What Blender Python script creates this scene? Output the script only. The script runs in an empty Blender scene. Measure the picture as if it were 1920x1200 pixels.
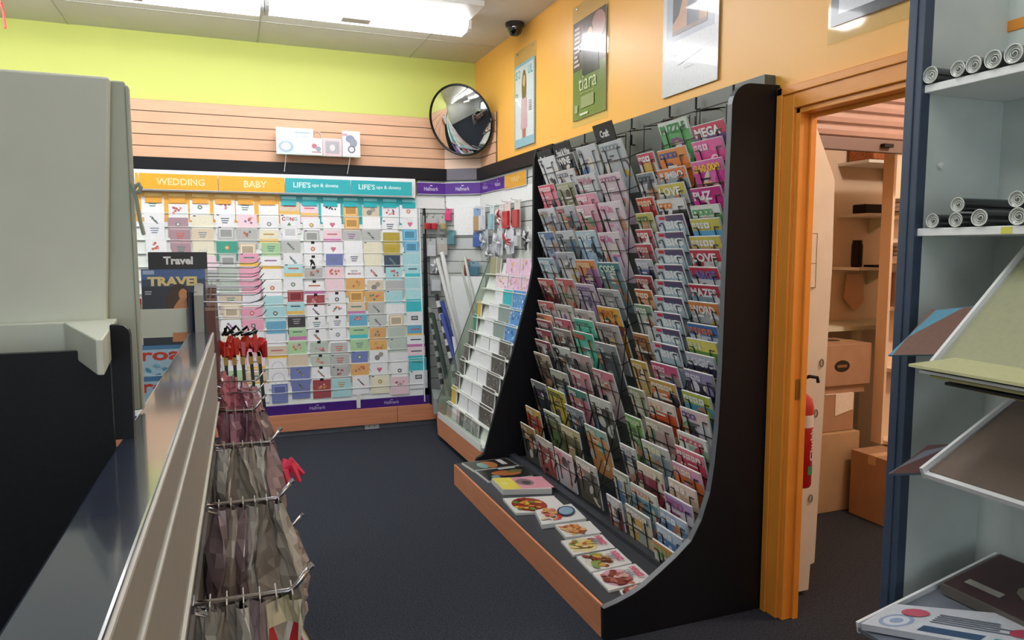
import bpy, math, random
from mathutils import Vector, Matrix
random.seed(7)
S = bpy.context.scene
COL = bpy.context.scene.collection

# ------------------------------------------------------------------ camera, world, exposure
cd = bpy.data.cameras.new('camera'); cam = bpy.data.objects.new('camera', cd); COL.objects.link(cam)
cd.sensor_fit = 'HORIZONTAL'; cd.sensor_width = 36.0; cd.lens = 36.0 * 1360 / 1920; cd.clip_start = 0.02
cam.location = (0, 0, 1.45)
cam.rotation_euler = (math.radians(90 - 5.4602), 0, math.radians(-21.1302))
S.camera = cam
w = bpy.data.worlds.new('World'); S.world = w; w.use_nodes = True
bg = w.node_tree.nodes['Background']; bg.inputs[0].default_value = (0.80, 0.90, 1.0, 1); bg.inputs[1].default_value = 1.3
S.view_settings.view_transform = 'Standard'; S.view_settings.look = 'None'
S.view_settings.gamma = 1; S.view_settings.exposure = 0.45; S.view_settings.use_curve_mapping = False
LAMP = 15.0            # strength of the fluorescent diffusers
STORE_LAMP = 42.0      # watts of the warm bulb in the store room

W = 1.98; YB = 6.0; ZC = 3.025

# ------------------------------------------------------------------ helpers
def lin(h):
    if not isinstance(h, str): return tuple(h)[:3]
    r = []
    for i in (0, 2, 4):
        c = int(h[i:i+2], 16) / 255
        r.append(c / 12.92 if c <= .04045 else ((c + .055) / 1.055) ** 2.4)
    return tuple(r)

MATS = {}
def mat(name, col, rough=.5, metal=0, noise=0, nscale=20, spec=.5, bump=0, emit=None, estr=0, coat=0, stretch=None, trans=0, alpha=1, col2=None):
    if name in MATS: return MATS[name]
    m = bpy.data.materials.new(name); m.use_nodes = True; nt = m.node_tree; N = nt.nodes; b = N['Principled BSDF']
    c = lin(col); b.inputs['Base Color'].default_value = (*c, 1)
    b.inputs['Roughness'].default_value = rough; b.inputs['Metallic'].default_value = metal
    b.inputs['Specular IOR Level'].default_value = spec
    if coat: b.inputs['Coat Weight'].default_value = coat; b.inputs['Coat Roughness'].default_value = .08
    if trans: b.inputs['Transmission Weight'].default_value = trans
    if alpha < 1: b.inputs['Alpha'].default_value = alpha
    if noise or bump:
        tc = N.new('ShaderNodeTexCoord'); mp = N.new('ShaderNodeMapping'); nz = N.new('ShaderNodeTexNoise')
        nt.links.new(tc.outputs['Object'], mp.inputs[0]); nt.links.new(mp.outputs[0], nz.inputs['Vector'])
        if stretch: mp.inputs['Scale'].default_value = stretch
        nz.inputs['Scale'].default_value = nscale; nz.inputs['Detail'].default_value = 4
        if noise:
            cr = N.new('ShaderNodeValToRGB'); nt.links.new(nz.outputs['Fac'], cr.inputs[0])
            c2 = lin(col2) if col2 else tuple(x * (1 - noise) for x in c)
            cr.color_ramp.elements[0].color = (*c2, 1); cr.color_ramp.elements[0].position = .3
            cr.color_ramp.elements[1].color = (*(c if col2 else tuple(min(1, x * (1 + noise * .5)) for x in c)), 1); cr.color_ramp.elements[1].position = .7
            nt.links.new(cr.outputs[0], b.inputs['Base Color'])
        if bump:
            bp = N.new('ShaderNodeBump'); bp.inputs['Strength'].default_value = bump; bp.inputs['Distance'].default_value = .004
            nt.links.new(nz.outputs['Fac'], bp.inputs['Height']); nt.links.new(bp.outputs[0], b.inputs['Normal'])
    if emit:
        b.inputs['Emission Color'].default_value = (*lin(emit), 1); b.inputs['Emission Strength'].default_value = estr
    MATS[name] = m; return m

def printmat(name, rough, coat=0):
    m = bpy.data.materials.new(name); m.use_nodes = True; nt = m.node_tree; b = nt.nodes['Principled BSDF']
    a = nt.nodes.new('ShaderNodeAttribute'); a.attribute_name = 'Col'
    tc = nt.nodes.new('ShaderNodeTexCoord'); nz = nt.nodes.new('ShaderNodeTexNoise'); nz.inputs['Scale'].default_value = 75; nz.inputs['Detail'].default_value = 5
    nt.links.new(tc.outputs['Object'], nz.inputs['Vector'])
    mx = nt.nodes.new('ShaderNodeMix'); mx.data_type = 'RGBA'; mx.blend_type = 'MULTIPLY'; mx.inputs[0].default_value = .22
    nt.links.new(a.outputs['Color'], mx.inputs[6]); nt.links.new(nz.outputs['Fac'], mx.inputs[7])
    nt.links.new(mx.outputs[2], b.inputs['Base Color']); b.inputs['Roughness'].default_value = rough
    if coat: b.inputs['Coat Weight'].default_value = coat; b.inputs['Coat Roughness'].default_value = .04
    MATS[name] = m; return m
PR = printmat('print', .45); PRG = printmat('glossy_print', .28, .4)

def clearmat(name, tint, a, rough=.05):
    m = bpy.data.materials.new(name); m.use_nodes = True; nt = m.node_tree; N = nt.nodes; N.remove(N['Principled BSDF'])
    t = N.new('ShaderNodeBsdfTransparent'); t.inputs[0].default_value = (*lin(tint), 1)
    g = N.new('ShaderNodeBsdfGlossy'); g.inputs['Roughness'].default_value = rough
    d = N.new('ShaderNodeBsdfDiffuse'); d.inputs[0].default_value = (*lin('c8d0c8'), 1)
    lw = N.new('ShaderNodeLayerWeight'); lw.inputs['Blend'].default_value = .5
    pw = N.new('ShaderNodeMath'); pw.operation = 'POWER'; pw.inputs[1].default_value = 4; nt.links.new(lw.outputs['Facing'], pw.inputs[0])
    fr = N.new('ShaderNodeMath'); fr.operation = 'MULTIPLY_ADD'; fr.inputs[1].default_value = .5; fr.inputs[2].default_value = .04; nt.links.new(pw.outputs[0], fr.inputs[0])
    m1 = N.new('ShaderNodeMixShader'); m1.inputs[0].default_value = a
    nt.links.new(t.outputs[0], m1.inputs[1]); nt.links.new(d.outputs[0], m1.inputs[2])
    m2 = N.new('ShaderNodeMixShader'); nt.links.new(fr.outputs[0], m2.inputs[0])
    nt.links.new(m1.outputs[0], m2.inputs[1]); nt.links.new(g.outputs[0], m2.inputs[2])
    nt.links.new(m2.outputs[0], N['Material Output'].inputs[0]); MATS[name] = m; return m
ACR = clearmat('clear_acrylic', 'fcfffc', .04); ACG = clearmat('greenish_acrylic', 'dfe8dc', .22)

BLK = mat('black_laminate', '18181c', .45, noise=.25, nscale=200, spec=.22)
WIRE = mat('black_wire', '08080a', .35, spec=.5)
CHR = mat('chrome', 'd8d8dc', .18, metal=1)
CREAM = mat('cream_board', 'd8dccb', .5, noise=.05, nscale=6)
WHT = mat('white_melamine', 'e9ebea', .4, noise=.03, nscale=8)
COP = mat('copper_wood', 'cf8a66', .4, noise=.12, nscale=5, stretch=(1, 1, 14))
PLG = mat('grey_plinth', '6f7580', .5, noise=.1, nscale=30)
NAVY = mat('navy_post', '3c4a5e', .4, noise=.08, nscale=20)

class MB:
    def __init__(s): s.v = []; s.f = []; s.c = []; s.m = []
    def face(s, pts, col='ffffff', m=0):
        b = len(s.v); s.v += [tuple(p) for p in pts]; s.f.append(tuple(range(b, b + len(pts)))); s.c.append(lin(col)); s.m.append(m)
    def mesh(s, vs, fs, col='ffffff', m=0):
        b = len(s.v); s.v += [tuple(p) for p in vs]; c = lin(col)
        for f in fs: s.f.append(tuple(i + b for i in f)); s.c.append(c); s.m.append(m)
        return s
    def box(s, a, b, col='ffffff', m=0):
        x0, x1 = sorted((a[0], b[0])); y0, y1 = sorted((a[1], b[1])); z0, z1 = sorted((a[2], b[2]))
        vs = [(x0,y0,z0),(x1,y0,z0),(x1,y1,z0),(x0,y1,z0),(x0,y0,z1),(x1,y0,z1),(x1,y1,z1),(x0,y1,z1)]
        return s.mesh(vs, [(0,3,2,1),(4,5,6,7),(0,1,5,4),(1,2,6,5),(2,3,7,6),(3,0,4,7)], col, m)
    def obox(s, o, A, B, C, col='ffffff', m=0):       # corner o and three edge vectors
        o, A, B, C = map(Vector, (o, A, B, C))
        vs = [o, o+A, o+A+B, o+B, o+C, o+A+C, o+A+B+C, o+B+C]
        fs = [(0,3,2,1),(4,5,6,7),(0,1,5,4),(1,2,6,5),(2,3,7,6),(3,0,4,7)]
        if A.cross(B).dot(C) < 0: fs = [tuple(reversed(f)) for f in fs]
        return s.mesh(vs, fs, col, m)
    def tube(s, path, r, n=6, col='ffffff', m=0, caps=True):
        P = [Vector(p) for p in path]; rings = []
        for i, p in enumerate(P):
            t = (P[min(i+1, len(P)-1)] - P[max(i-1, 0)]).normalized()
            u = t.orthogonal().normalized() if i == 0 else (rings_u - t * rings_u.dot(t)).normalized()
            rings_u = u; w_ = t.cross(u); rr = r[i] if isinstance(r, (list, tuple)) else r
            rings.append([p + (u * math.cos(2*math.pi*k/n) + w_ * math.sin(2*math.pi*k/n)) * rr for k in range(n)])
        vs = [q for R in rings for q in R]; fs = []
        for i in range(len(P)-1):
            for k in range(n):
                a = i*n + k; b_ = i*n + (k+1) % n; fs.append((a, b_, b_+n, a+n))
        if caps: fs.append(tuple(reversed(range(n)))); fs.append(tuple(range((len(P)-1)*n, len(P)*n)))
        return s.mesh(vs, fs, col, m)
    def prism(s, poly, axis, a, b, col='ffffff', m=0):   # poly of 2D points in the other two axes
        def P(p, t):
            if axis == 0: return (t, p[0], p[1])
            if axis == 1: return (p[0], t, p[1])
            return (p[0], p[1], t)
        n = len(poly); vs = [P(p, a) for p in poly] + [P(p, b) for p in poly]
        fs = [tuple(range(n)), tuple(reversed(range(n, 2*n)))] + [(i, i+n, (i+1) % n + n, (i+1) % n) for i in range(n)]
        return s.mesh(vs, fs, col, m)
    def lathe(s, prof, c, axis='z', n=20, col='ffffff', m=0):
        vs = []; fs = []
        for r, t in prof:
            for k in range(n):
                a = 2*math.pi*k/n; x, y = r*math.cos(a), r*math.sin(a)
                vs.append((c[0]+x, c[1]+y, c[2]+t) if axis == 'z' else ((c[0]+t, c[1]+x, c[2]+y) if axis == 'x' else (c[0]+x, c[1]+t, c[2]+y)))
        for i in range(len(prof)-1):
            for k in range(n): fs.append((i*n+k, i*n+(k+1) % n, (i+1)*n+(k+1) % n, (i+1)*n+k))
        return s.mesh(vs, fs, col, m)
    def build(s, name, mats, parent=None, smooth=False, bevel=0, fix=True):
        if not isinstance(mats, (list, tuple)): mats = [mats]
        xs = [v[0] for v in s.v]; ys = [v[1] for v in s.v]; zs = [v[2] for v in s.v]
        o = Vector(((min(xs)+max(xs))/2, (min(ys)+max(ys))/2, min(zs)))
        me = bpy.data.meshes.new(name); me.from_pydata([(v[0]-o.x, v[1]-o.y, v[2]-o.z) for v in s.v], [], s.f)
        for m in mats: me.materials.append(m)
        me.polygons.foreach_set('material_index', s.m)
        if any(m in (PR, PRG) for m in mats):
            at = me.color_attributes.new('Col', 'FLOAT_COLOR', 'CORNER'); d = []
            for f, c in zip(s.f, s.c): d += [c[0], c[1], c[2], 1.0] * len(f)
            at.data.foreach_set('color', d)
        if smooth: me.polygons.foreach_set('use_smooth', [True]*len(s.f))
        me.update()
        ob = bpy.data.objects.new(name, me); COL.objects.link(ob)
        if smooth == 'auto':
            pass
        if bevel:
            b = ob.modifiers.new('bevel', 'BEVEL'); b.width = bevel; b.segments = 2; b.limit_method = 'ANGLE'
        if parent: ob.parent = parent; ob.location = o - wpos(parent)
        else: ob.location = o
        ob['_w'] = tuple(o)
        return ob

def wpos(o):
    return Vector(o['_w'])
def tag(o, label=None, cat=None, group=None, kind=None):
    if label: o['label'] = label
    if cat: o['category'] = cat
    if group: o['group'] = group
    if kind: o['kind'] = kind
    return o
def thing(name, loc, label, cat, group=None):
    o = bpy.data.objects.new(name, None); COL.objects.link(o); o.location = loc; o['_w'] = tuple(loc); o.empty_display_size = .05
    return tag(o, label, cat, group)
def struct(name, mb, mats, label=None, parent=None, bevel=0):
    o = mb.build(name, mats, parent, bevel=bevel)
    if not parent: o['kind'] = 'structure'
    if label: o['label'] = label; o['category'] = name.split('_')[0]
    return o

# ---- text and flat print
_T = {}
def glyphs(s, bold=.02):
    k = (s, bold)
    if k in _T: return _T[k]
    c = bpy.data.curves.new('t', 'FONT'); c.body = s; c.size = 1; c.resolution_u = 2; c.offset = bold
    o = bpy.data.objects.new('t', c); COL.objects.link(o)
    me = o.to_mesh()
    vs = [(v.co.x, v.co.y) for v in me.vertices]; fs = [tuple(p.vertices) for p in me.polygons]
    o.to_mesh_clear(); bpy.data.objects.remove(o); bpy.data.curves.remove(c)
    if vs:
        x0 = min(v[0] for v in vs); x1 = max(v[0] for v in vs); y0 = min(v[1] for v in vs); y1 = max(v[1] for v in vs)
        vs = [((v[0]-x0)/(y1-y0), (v[1]-y0)/(y1-y0)) for v in vs]; wd = (x1-x0)/(y1-y0)
    else: wd = 0
    _T[k] = (vs, fs, wd); return _T[k]

class Art:       # print on a flat face: O top left corner, U to the right, V down, N outwards
    def __init__(s, mb, O, U, V, N, m=0):
        s.mb = mb; s.O = Vector(O); s.U = Vector(U).normalized(); s.V = Vector(V).normalized(); s.N = Vector(N).normalized(); s.k = 1; s.m = m
        s.flip = s.U.cross(s.V).dot(s.N) > 0
    def P(s, u, v): return s.O + s.U*u + s.V*v + s.N*(s.k*.00022)
    def poly(s, pts, col):
        q = [s.P(*p) for p in pts]
        a = sum(pts[i][0]*pts[(i+1) % len(pts)][1] - pts[(i+1) % len(pts)][0]*pts[i][1] for i in range(len(pts)))
        if (a > 0) != s.flip: q.reverse()
        s.mb.face(q, col, s.m); s.k += 1
    def rect(s, u0, v0, u1, v1, col): s.poly([(u0, v0), (u1, v0), (u1, v1), (u0, v1)], col)
    def disc(s, u, v, ru, rv, col, n=12, a=0):
        s.poly([(u + ru*math.cos(t)*math.cos(a) - rv*math.sin(t)*math.sin(a), v + ru*math.cos(t)*math.sin(a) + rv*math.sin(t)*math.cos(a)) for t in [2*math.pi*i/n for i in range(n)]], col)
    def ring(s, u, v, r, t, col, col2):
        s.disc(u, v, r, r, col, 16); s.disc(u, v, r-t, r-t, col2, 16)
    def text(s, st, u, v, h, col, width=None, center=False, bold=.02, right=False):   # v = baseline
        vs, fs, wd = glyphs(st, bold)
        if not vs: return
        sx = h if width is None else width / wd
        if center: u -= wd*sx/2
        if right: u -= wd*sx
        s.mb.mesh([s.P(u + x*sx, v - y*h) for x, y in vs], [tuple(reversed(f)) if not s.flip else f for f in fs] if False else fs, col, s.m); s.k += 1
    def bars(s, u, v, w_, n, h, col, rnd):
        for i in range(n): s.rect(u, v + i*h*1.9, u + w_*rnd.uniform(.6, 1), v + i*h*1.9 + h, col)

ORD = ['zeroth','first','second','third','fourth','fifth','sixth','seventh','eighth','ninth','tenth','eleventh','twelfth','thirteenth','fourteenth','fifteenth','sixteenth','seventeenth','eighteenth','nineteenth','twentieth','twenty-first','twenty-second','twenty-third','twenty-fourth','twenty-fifth','twenty-sixth']

# ------------------------------------------------------------------ setting
carpet = mat('carpet', '363a43', .95, noise=.45, nscale=120, spec=.1, bump=.6)
mb = MB(); mb.box((-3.2, -3.6, -.05), (4.6, 6.2, 0)); struct('floor', mb, carpet, 'dark charcoal carpet floor across the whole shop')
ceilm = mat('ceiling_tile', 'e0e0dc', .7, noise=.04, nscale=3)
mb = MB(); mb.box((-3.2, -3.6, ZC), (2.2, 6.2, ZC+.05)); 
x = -3.1
for x in (-2.2, -1.0, .245, 1.42): mb.box((x-.004, -3.5, ZC-.003), (x+.004, 6.0, ZC), m=1)
for y in (5.45, 4.25, 3.05, 1.85, .65, -.6): mb.box((-3.1, y-.004, ZC-.003), (W, y+.004, ZC), m=1)
struct('ceiling', mb, [ceilm, mat('joint', 'b8bab0', .8)], 'white sheet ceiling with thin joint strips')
lime = mat('lime_paint', 'ccd46c', .55, noise=.03, nscale=2)
orange = mat('orange_paint', 'f8b855', .4, noise=.03, nscale=2, spec=.5)
cream = mat('rear_paint', 'd8dcd8', .7, noise=.03, nscale=2)
mb = MB(); mb.box((-3.2, YB, 0), (2.2, YB+.2, ZC)); struct('wall_back', mb, lime, 'lime green back wall above the timber slats')
mb = MB(); mb.box((-3.2, -3.6, 0), (-3.0, YB, ZC)); struct('wall_left', mb, cream, 'pale left wall of the shop')
TH = .062
D0, D1, DH = 2.185, 1.24, 1.975
mb = MB(); mb.box((W, D0, 0), (W+TH, YB, ZC)); mb.box((W, -3.6, 0), (W+TH, D1, ZC)); mb.box((W, D1, DH), (W+TH, D0, ZC))
struct('wall_right', mb, orange, 'bright orange right wall with the store room doorway')
# unseen rear wall; its window opening is added to let sky light in
mb = MB(); mb.box((-3.2, -3.6, 0), (2.2, -3.45, .5)); mb.box((-3.2, -3.6, 2.5), (2.2, -3.45, ZC)); mb.box((-3.2, -3.6, .5), (-2.7, -3.45, 2.5)); mb.box((1.6, -3.6, .5), (2.2, -3.45, 2.5))
struct('wall_rear', mb, cream, 'pale rear wall around the window opening added for daylight')
mb = MB()
for x in (-2.7, -1.3, .1, 1.56): mb.box((x, -3.56, .5), (x+.04, -3.5, 2.5))
for z in (.5, 2.46): mb.box((-2.7, -3.56, z), (1.6, -3.5, z+.04))
struct('window_added', mb, NAVY, 'unseen wide window frame in the rear wall, added to admit daylight')
# door trim
jam = mat('jamb_paint', 'ee9a3a', .35, noise=.06, nscale=6)
d = thing('door_1', (W, D0, 0), None, None); d['kind'] = 'structure'; d['label'] = 'orange door frame to the store room'; d['category'] = 'door'
mb = MB(); mb.box((W-.018, D0, 0), (W, D0+.085, DH+.085)); mb.box((W-.026, D0+.055, 0), (W-.018, D0+.085, DH+.085)); mb.box((W-.018, D1-.085, DH), (W, D0+.0, DH+.085)); mb.box((W-.026, D1-.085, DH+.055), (W-.018, D0+.085, DH+.085)); mb.box((W-.018, D1-.085, 0), (W, D1, DH))
mb.build('architrave', jam, d, bevel=.003)
mb = MB(); mb.box((W-.005, D0-.02, 0), (W+TH+.004, D0, DH)); mb.box((W-.005, D1, 0), (W+TH+.004, D1+.02, DH)); mb.box((W-.005, D1, DH-.02), (W+TH+.004, D0, DH)); mb.box((W+.04, D0-.03, 0), (W+TH+.004, D0-.02, DH-.02)); mb.box((W+.05, D1+.02, DH-.034), (W+TH+.004, D0-.02, DH-.02))
mb.build('jamb', jam, d, bevel=.002)
mb = MB(); mb.box((W+.02, D0-.0225, .88), (W+.045, D0-.02, .96)); mb.build('strike_plate', mat('brass', '9a8a50', .35, metal=1), d)
# store room shell
peach = mat('store_wall', 'e6d2bc', .7, noise=.05, nscale=2)
mb = MB(); mb.box((W+TH, 3.6, 0), (4.6, 3.7, 2.75)); struct('wall_store_back', mb, peach, 'peach store room wall seen through the doorway')
mb = MB(); mb.box((4.5, .4, 0), (4.6, 3.6, 2.75)); struct('wall_store_side', mb, peach, 'far side wall of the store room')
mb = MB(); mb.box((W+TH, .3, 0), (4.6, .4, 2.75)); struct('wall_store_front', mb, peach, 'near wall of the store room')
mb = MB(); mb.box((W+TH, .3, 2.75), (4.6, 3.7, 2.8)); struct('ceiling_store', mb, peach, 'ceiling of the store room')

# ------------------------------------------------------------------ lamps
def batten(x0, x1, y0, y1, label):
    t = thing('ceiling_light', ((x0+x1)/2, (y0+y1)/2, ZC), label, 'ceiling light', None)
    mb = MB(); mb.box((x0-.01, y0-.30, ZC-.035), (x1+.01, y1+.01, ZC)); mb.build('housing', WHT, t, bevel=.004)
    prof = [(y0, ZC-.035), (y0+.012, ZC-.085), (y0+.04, ZC-.10), (y1-.04, ZC-.10), (y1-.012, ZC-.085), (y1, ZC-.035)]
    mb = MB(); mb.prism(prof, 0, x0, x1); mb.build('diffuser', MATS['tube_glow'], t, bevel=.006)
    mb = MB(); mb.box((x0+.44, y0+.0, ZC-.112), (x0+.62, y0+.09, ZC-.1)); mb.build('clip', WHT, t)
    for xx in (x0-.02, x1-.004):
        mb = MB(); mb.prism([(y0-.004, ZC-.036)] + [(p[0], p[1]-.003) for p in prof[1:-1]] + [(y1+.004, ZC-.036)], 0, xx, xx+.024); mb.build('end_cap', WHT, t)
    return t
mat('tube_glow', 'ffffff', .4, emit='fdfdff', estr=LAMP)
batten(.27, 1.545, 4.80, 5.0, 'long fluorescent ceiling light at the right, ending near the orange wall')
batten(-1.05, .225, 4.84, 5.04, 'fluorescent ceiling light cut by the top left edge of the picture')
batten(-2.6, -1.1, 4.84, 5.04, 'fluorescent ceiling light in the far left of the ceiling')
batten(.03, 1.305, 3.74, 3.94, 'fluorescent ceiling light above the far end of the magazine rack')
batten(-.2, 1.075, 1.3, 1.5, 'fluorescent ceiling light above the photographer')
batten(-2.4, -1.1, 2.6, 2.8, 'fluorescent ceiling light over the left half of the shop')
batten(-.5, .9, -1.4, -1.2, 'fluorescent ceiling light behind the photographer')
t = thing('store_lamp', (3.3, 1.7, 2.75), 'bare warm bulb on the store room ceiling', 'lamp')
mb = MB(); mb.lathe([(0, 0), (.05, 0), (.05, -.04), (.02, -.05), (.0, -.05)], (3.3, 1.7, 2.75)); mb.build('bulb_holder', WHT, t)
mb = MB(); mb.lathe([(.0, -.05), (.02, -.055), (.04, -.09), (.035, -.125), (0, -.14)], (3.3, 1.7, 2.75)); mb.build('bulb', mat('bulb_glow', 'ffffff', .4, emit='ffd0a0', estr=20), t, smooth=True)
pl = bpy.data.lights.new('bulb_light', 'POINT'); pl.energy = STORE_LAMP; pl.color = (1, .84, .70); pl.shadow_soft_size = .06
po = bpy.data.objects.new('bulb_light', pl); COL.objects.link(po); po.parent = t; po.location = (0, 0, -.2)

# ------------------------------------------------------------------ slat panelling at the back
wood = mat('slat_wood', 'ddae8c', .45, noise=.08, nscale=4, stretch=(1, 1, 12)); gap = mat('slat_gap', '5a5048', .8)
greys = mat('grey_slat', 'c4c8c4', .45, noise=.03, nscale=4); ggap = mat('grey_gap', '70746f', .8)
def slats(p0, p1, z0, z1, pitch, n, mats, name, label, th=.02, g=.006, phase=0, cat='slatwall'):
    p0 = Vector(p0); p1 = Vector(p1); n = Vector(n).normalized(); L = p1 - p0; mb = MB()
    mb.obox((p0.x, p0.y, z0), L, n*th*.5, (0, 0, z1-z0), m=1)
    z = z0
    first = True
    while z < z1 - 1e-4:
        zt = min(z1, z + (pitch - phase if first else pitch)); first = False
        mb.obox(Vector((p0.x, p0.y, z+g/2)) + n*th*.5, L, n*th*.5, (0, 0, zt-z-g)); z = zt
    o = mb.build(name, mats); return tag(o, label, cat)
slats((-3.0, YB-.001, 0), (1.716, YB-.001, 0), 2.13, 2.545, .083, (0, -1, 0), [wood, gap], 'slatwall', 'long band of peach timber slats under the lime wall')
CH = Vector((1.98-1.716, -.2, 0)); CN = Vector((-.2, -.264, 0)).normalized()
pale = mat('slat_wood_pale', 'ecccb4', .3, noise=.04, nscale=4)
slats((1.716, 5.99, 0), (1.975, 5.80, 0), 2.13, 2.53, .083, CN, [pale, gap], 'slatwall', 'short pale corner panel of slats below the round mirror')
slats((W-.001, 5.79, 0), (W-.001, 5.44, 0), 2.13, 2.53, .083, (-1, 0, 0), [wood, gap], 'slatwall', 'short timber slat panel on the orange wall beside the mirror')
mb = MB(); mb.box((-3.0, YB-.06, 2.035), (1.72, YB-.001, 2.13)); tag(mb.build('pelmet', BLK, bevel=.003), 'long black pelmet rail running over the card wall', 'rail')
mb = MB(); mb.obox((1.71, 5.94, 2.035), CH, CN*-.05, (0, 0, .095)); tag(mb.build('pelmet', mat('grey_pelmet', '6a6670', .35)), 'short grey rail piece across the corner under the mirror', 'rail')
mb = MB(); mb.box((W-.06, 4.27, 2.035), (W-.001, 5.79, 2.125)); tag(mb.build('pelmet', BLK, bevel=.003), 'black rail on the orange wall running to the magazine rack', 'rail')
slats((1.47, YB-.001, 0), (1.716, YB-.001, 0), .16, 2.035, .1, (0, -1, 0), [greys, ggap], 'slatwall', 'narrow grey slat panel right of the card wall')
slats((1.716, 5.985, 0), (1.97, 5.80, 0), .16, 2.035, .1, CN, [greys, ggap], 'slatwall', 'grey slat panel set across the corner')
slats((W-.001, 5.79, 0), (W-.001, 4.27, 0), .16, 2.035, .1, (-1, 0, 0), [greys, ggap], 'slatwall', 'grey slat panel on the right wall above the envelopes')

# header signs
def sign(p0, p1, n, z0, z1, col, label, art, edge='e8e8e8'):
    p0 = Vector(p0); p1 = Vector(p1); n = Vector(n).normalized(); L = p1-p0
    mb = MB(); mb.obox((p0.x, p0.y, z0), L, n*.006, (0, 0, z1-z0), edge)
    A = Art(mb, (p0.x+n.x*.006, p0.y+n.y*.006, z1), L, (0, 0, -1), n)
    A.rect(0, .004, L.length, z1-z0-.004, col); art(A, L.length, z1-z0)
    return tag(mb.build('header_sign', PRG), label, 'sign')
YS = 5.895
def wt(s, col='fbe6a8', fr=.5, h=.05):
    return lambda A, l, hh: A.text(s, l*fr, hh*.5+h/2, h, col, center=True)
sign((-.62, YS, 0), (-.60, YS, 0), (0,-1,0), 1.89, 2.01, 'f6b62c', 'sliver of yellow header sign at the far left of the card wall', lambda A, l, h: None)
sign((-.595, YS, 0), (-.07, YS, 0), (0,-1,0), 1.89, 2.01, 'f6b62c', 'yellow header sign lettered WEDDING over the card wall', wt('WEDDING', fr=.52))
sign((-.065, YS, 0), (.405, YS, 0), (0,-1,0), 1.89, 2.01, 'f6b62c', 'yellow header sign lettered BABY over the card wall', wt('BABY', fr=.55))
def life(A, l, h):
    A.text("LIFE'S", l*.12, h*.62, .042, 'd8f4f4', width=.13); A.text('ups & downs', l*.12+.14, h*.62, .036, 'd8f4f4', width=.20)
sign((.41, YS, 0), (.905, YS, 0), (0,-1,0), 1.89, 2.01, '2fb4bc', "left teal header sign reading LIFE'S ups and downs", life)
sign((.91, YS, 0), (1.40, YS, 0), (0,-1,0), 1.89, 2.01, '2fb4bc', "right teal header sign reading LIFE'S ups and downs, next to purple", life)
def hall(n):
    def f(A, l, h):
        for i in range(n):
            u = l*(i+.5)/n; A.text('Hallmark', u, h*.68, .032, 'f0e8ff', center=True, width=.12 if n < 2 or l > .4 else .1, bold=.0)
            A.poly([(u-.012, h*.30), (u-.006, h*.2), (u, h*.27), (u+.006, h*.2), (u+.012, h*.30)], 'f0e8ff')
    return f
sign((1.455, YB-.045, 0), (1.70, YB-.045, 0), (0,-1,0), 1.915, 2.015, '5a2a94', 'purple header sign with white crown script left of the corner', hall(1))
sign((1.70, 5.945, 0), (1.945, 5.76, 0), CN, 1.915, 2.015, '5a2a94', 'purple header sign with white script set across the corner', hall(1))
sign((W-.03, 5.78, 0), (W-.03, 5.19, 0), (-1,0,0), 1.915, 2.015, '5a2a94', 'purple header sign with two white scripts on the right wall', hall(2))
sign((W-.03, 5.18, 0), (W-.03, 4.76, 0), (-1,0,0), 1.905, 2.015, 'f2b440', 'yellow header sign on the right wall before the magazine rack', lambda A, l, h: A.text('WRAP', l*.5, h*.62, .04, 'fbe0a0', center=True))
for a, b, n, lb in (((1.455, YB-.022, 0), (1.70, YB-.022, 0), (0,-1,0), 'white strip under the purple sign left of the corner'), ((1.712, 5.96, 0), (1.955, 5.785, 0), CN, 'white strip under the purple sign across the corner'), ((W-.022, 5.78, 0), (W-.022, 4.3, 0), (-1,0,0), 'long white strip under the signs on the right wall')):
    n = Vector(n).normalized(); mb = MB(); mb.obox((a[0], a[1], 1.80), Vector(b)-Vector(a), n*.006, (0,0,.11)); tag(mb.build('header_strip', WHT), lb, 'panel')

# ------------------------------------------------------------------ greeting card wall
def cy(z): return 5.842 + (z-.36)*.072
def sh(z): return (1.84-z)/1.5*.045
FX1 = 1.465
cf = thing('card_display', (.3, 5.9, 0), 'wide stepped greeting card fixture with purple base strip and copper plinth', 'card display')
mb = MB(); z0, z1 = .175, 1.885
mb.prism([(cy(z0)+.012, z0), (5.995, z0), (5.995, z1), (cy(z1)+.012, z1)], 0, -1.3, FX1)
k = 0
for r in range(15):                                   # the thin steps of the pockets
    z = 1.835-.0985*r-.112
    mb.box((-1.3, cy(z)-.001, z), (FX1, cy(z)+.014, z+.004))
mb.build('body', mat('card_body', 'dfe4df', .5, noise=.03, nscale=5), cf)
for nm, xa, xb, cc in (('back_panel', -1.3, .375, 'f6b83a'), ('back_panel', .378, FX1-.03, '35bcc4')):
    mb = MB(); mb.box((xa, cy(1.8)+.002, 1.62), (xb, cy(1.8)+.012, 1.885), cc); o = mb.build(nm, PRG, cf); o['label'] = ('yellow' if xb < .4 else 'teal') + ' backing panel'
for i in range(13):
    x = -.512+.158*i; c1, c2 = ('fad070', 'f4ae30') if i < 6 else ('8fe4ea', '2fb8c0')
    mb = MB(); mb.obox((x-.055, cy(1.85)-.010, 1.80), (.11, 0, 0), (0, .008, 0), (0, 0, .07), c2)
    A = Art(mb, (x-.055, cy(1.85)-.010, 1.87), (1,0,0), (0,0,-1), (0,-1,0)); A.rect(0, 0, .11, .022, c1); mb.build('shelf_tab', PRG, cf)
mb = MB(); mb.box((-1.3, cy(1.88)-.03, 1.882), (FX1-.06, 5.9, 1.889)); mb.box((-1.3, 5.92, 1.882), (FX1-.03, 5.93, 2.036)); mb.build('top_rail', WHT, cf)
mb = MB(); mb.box((-1.3, 5.815, .178), (1.525, 5.83, .252), '4a2280')
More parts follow.
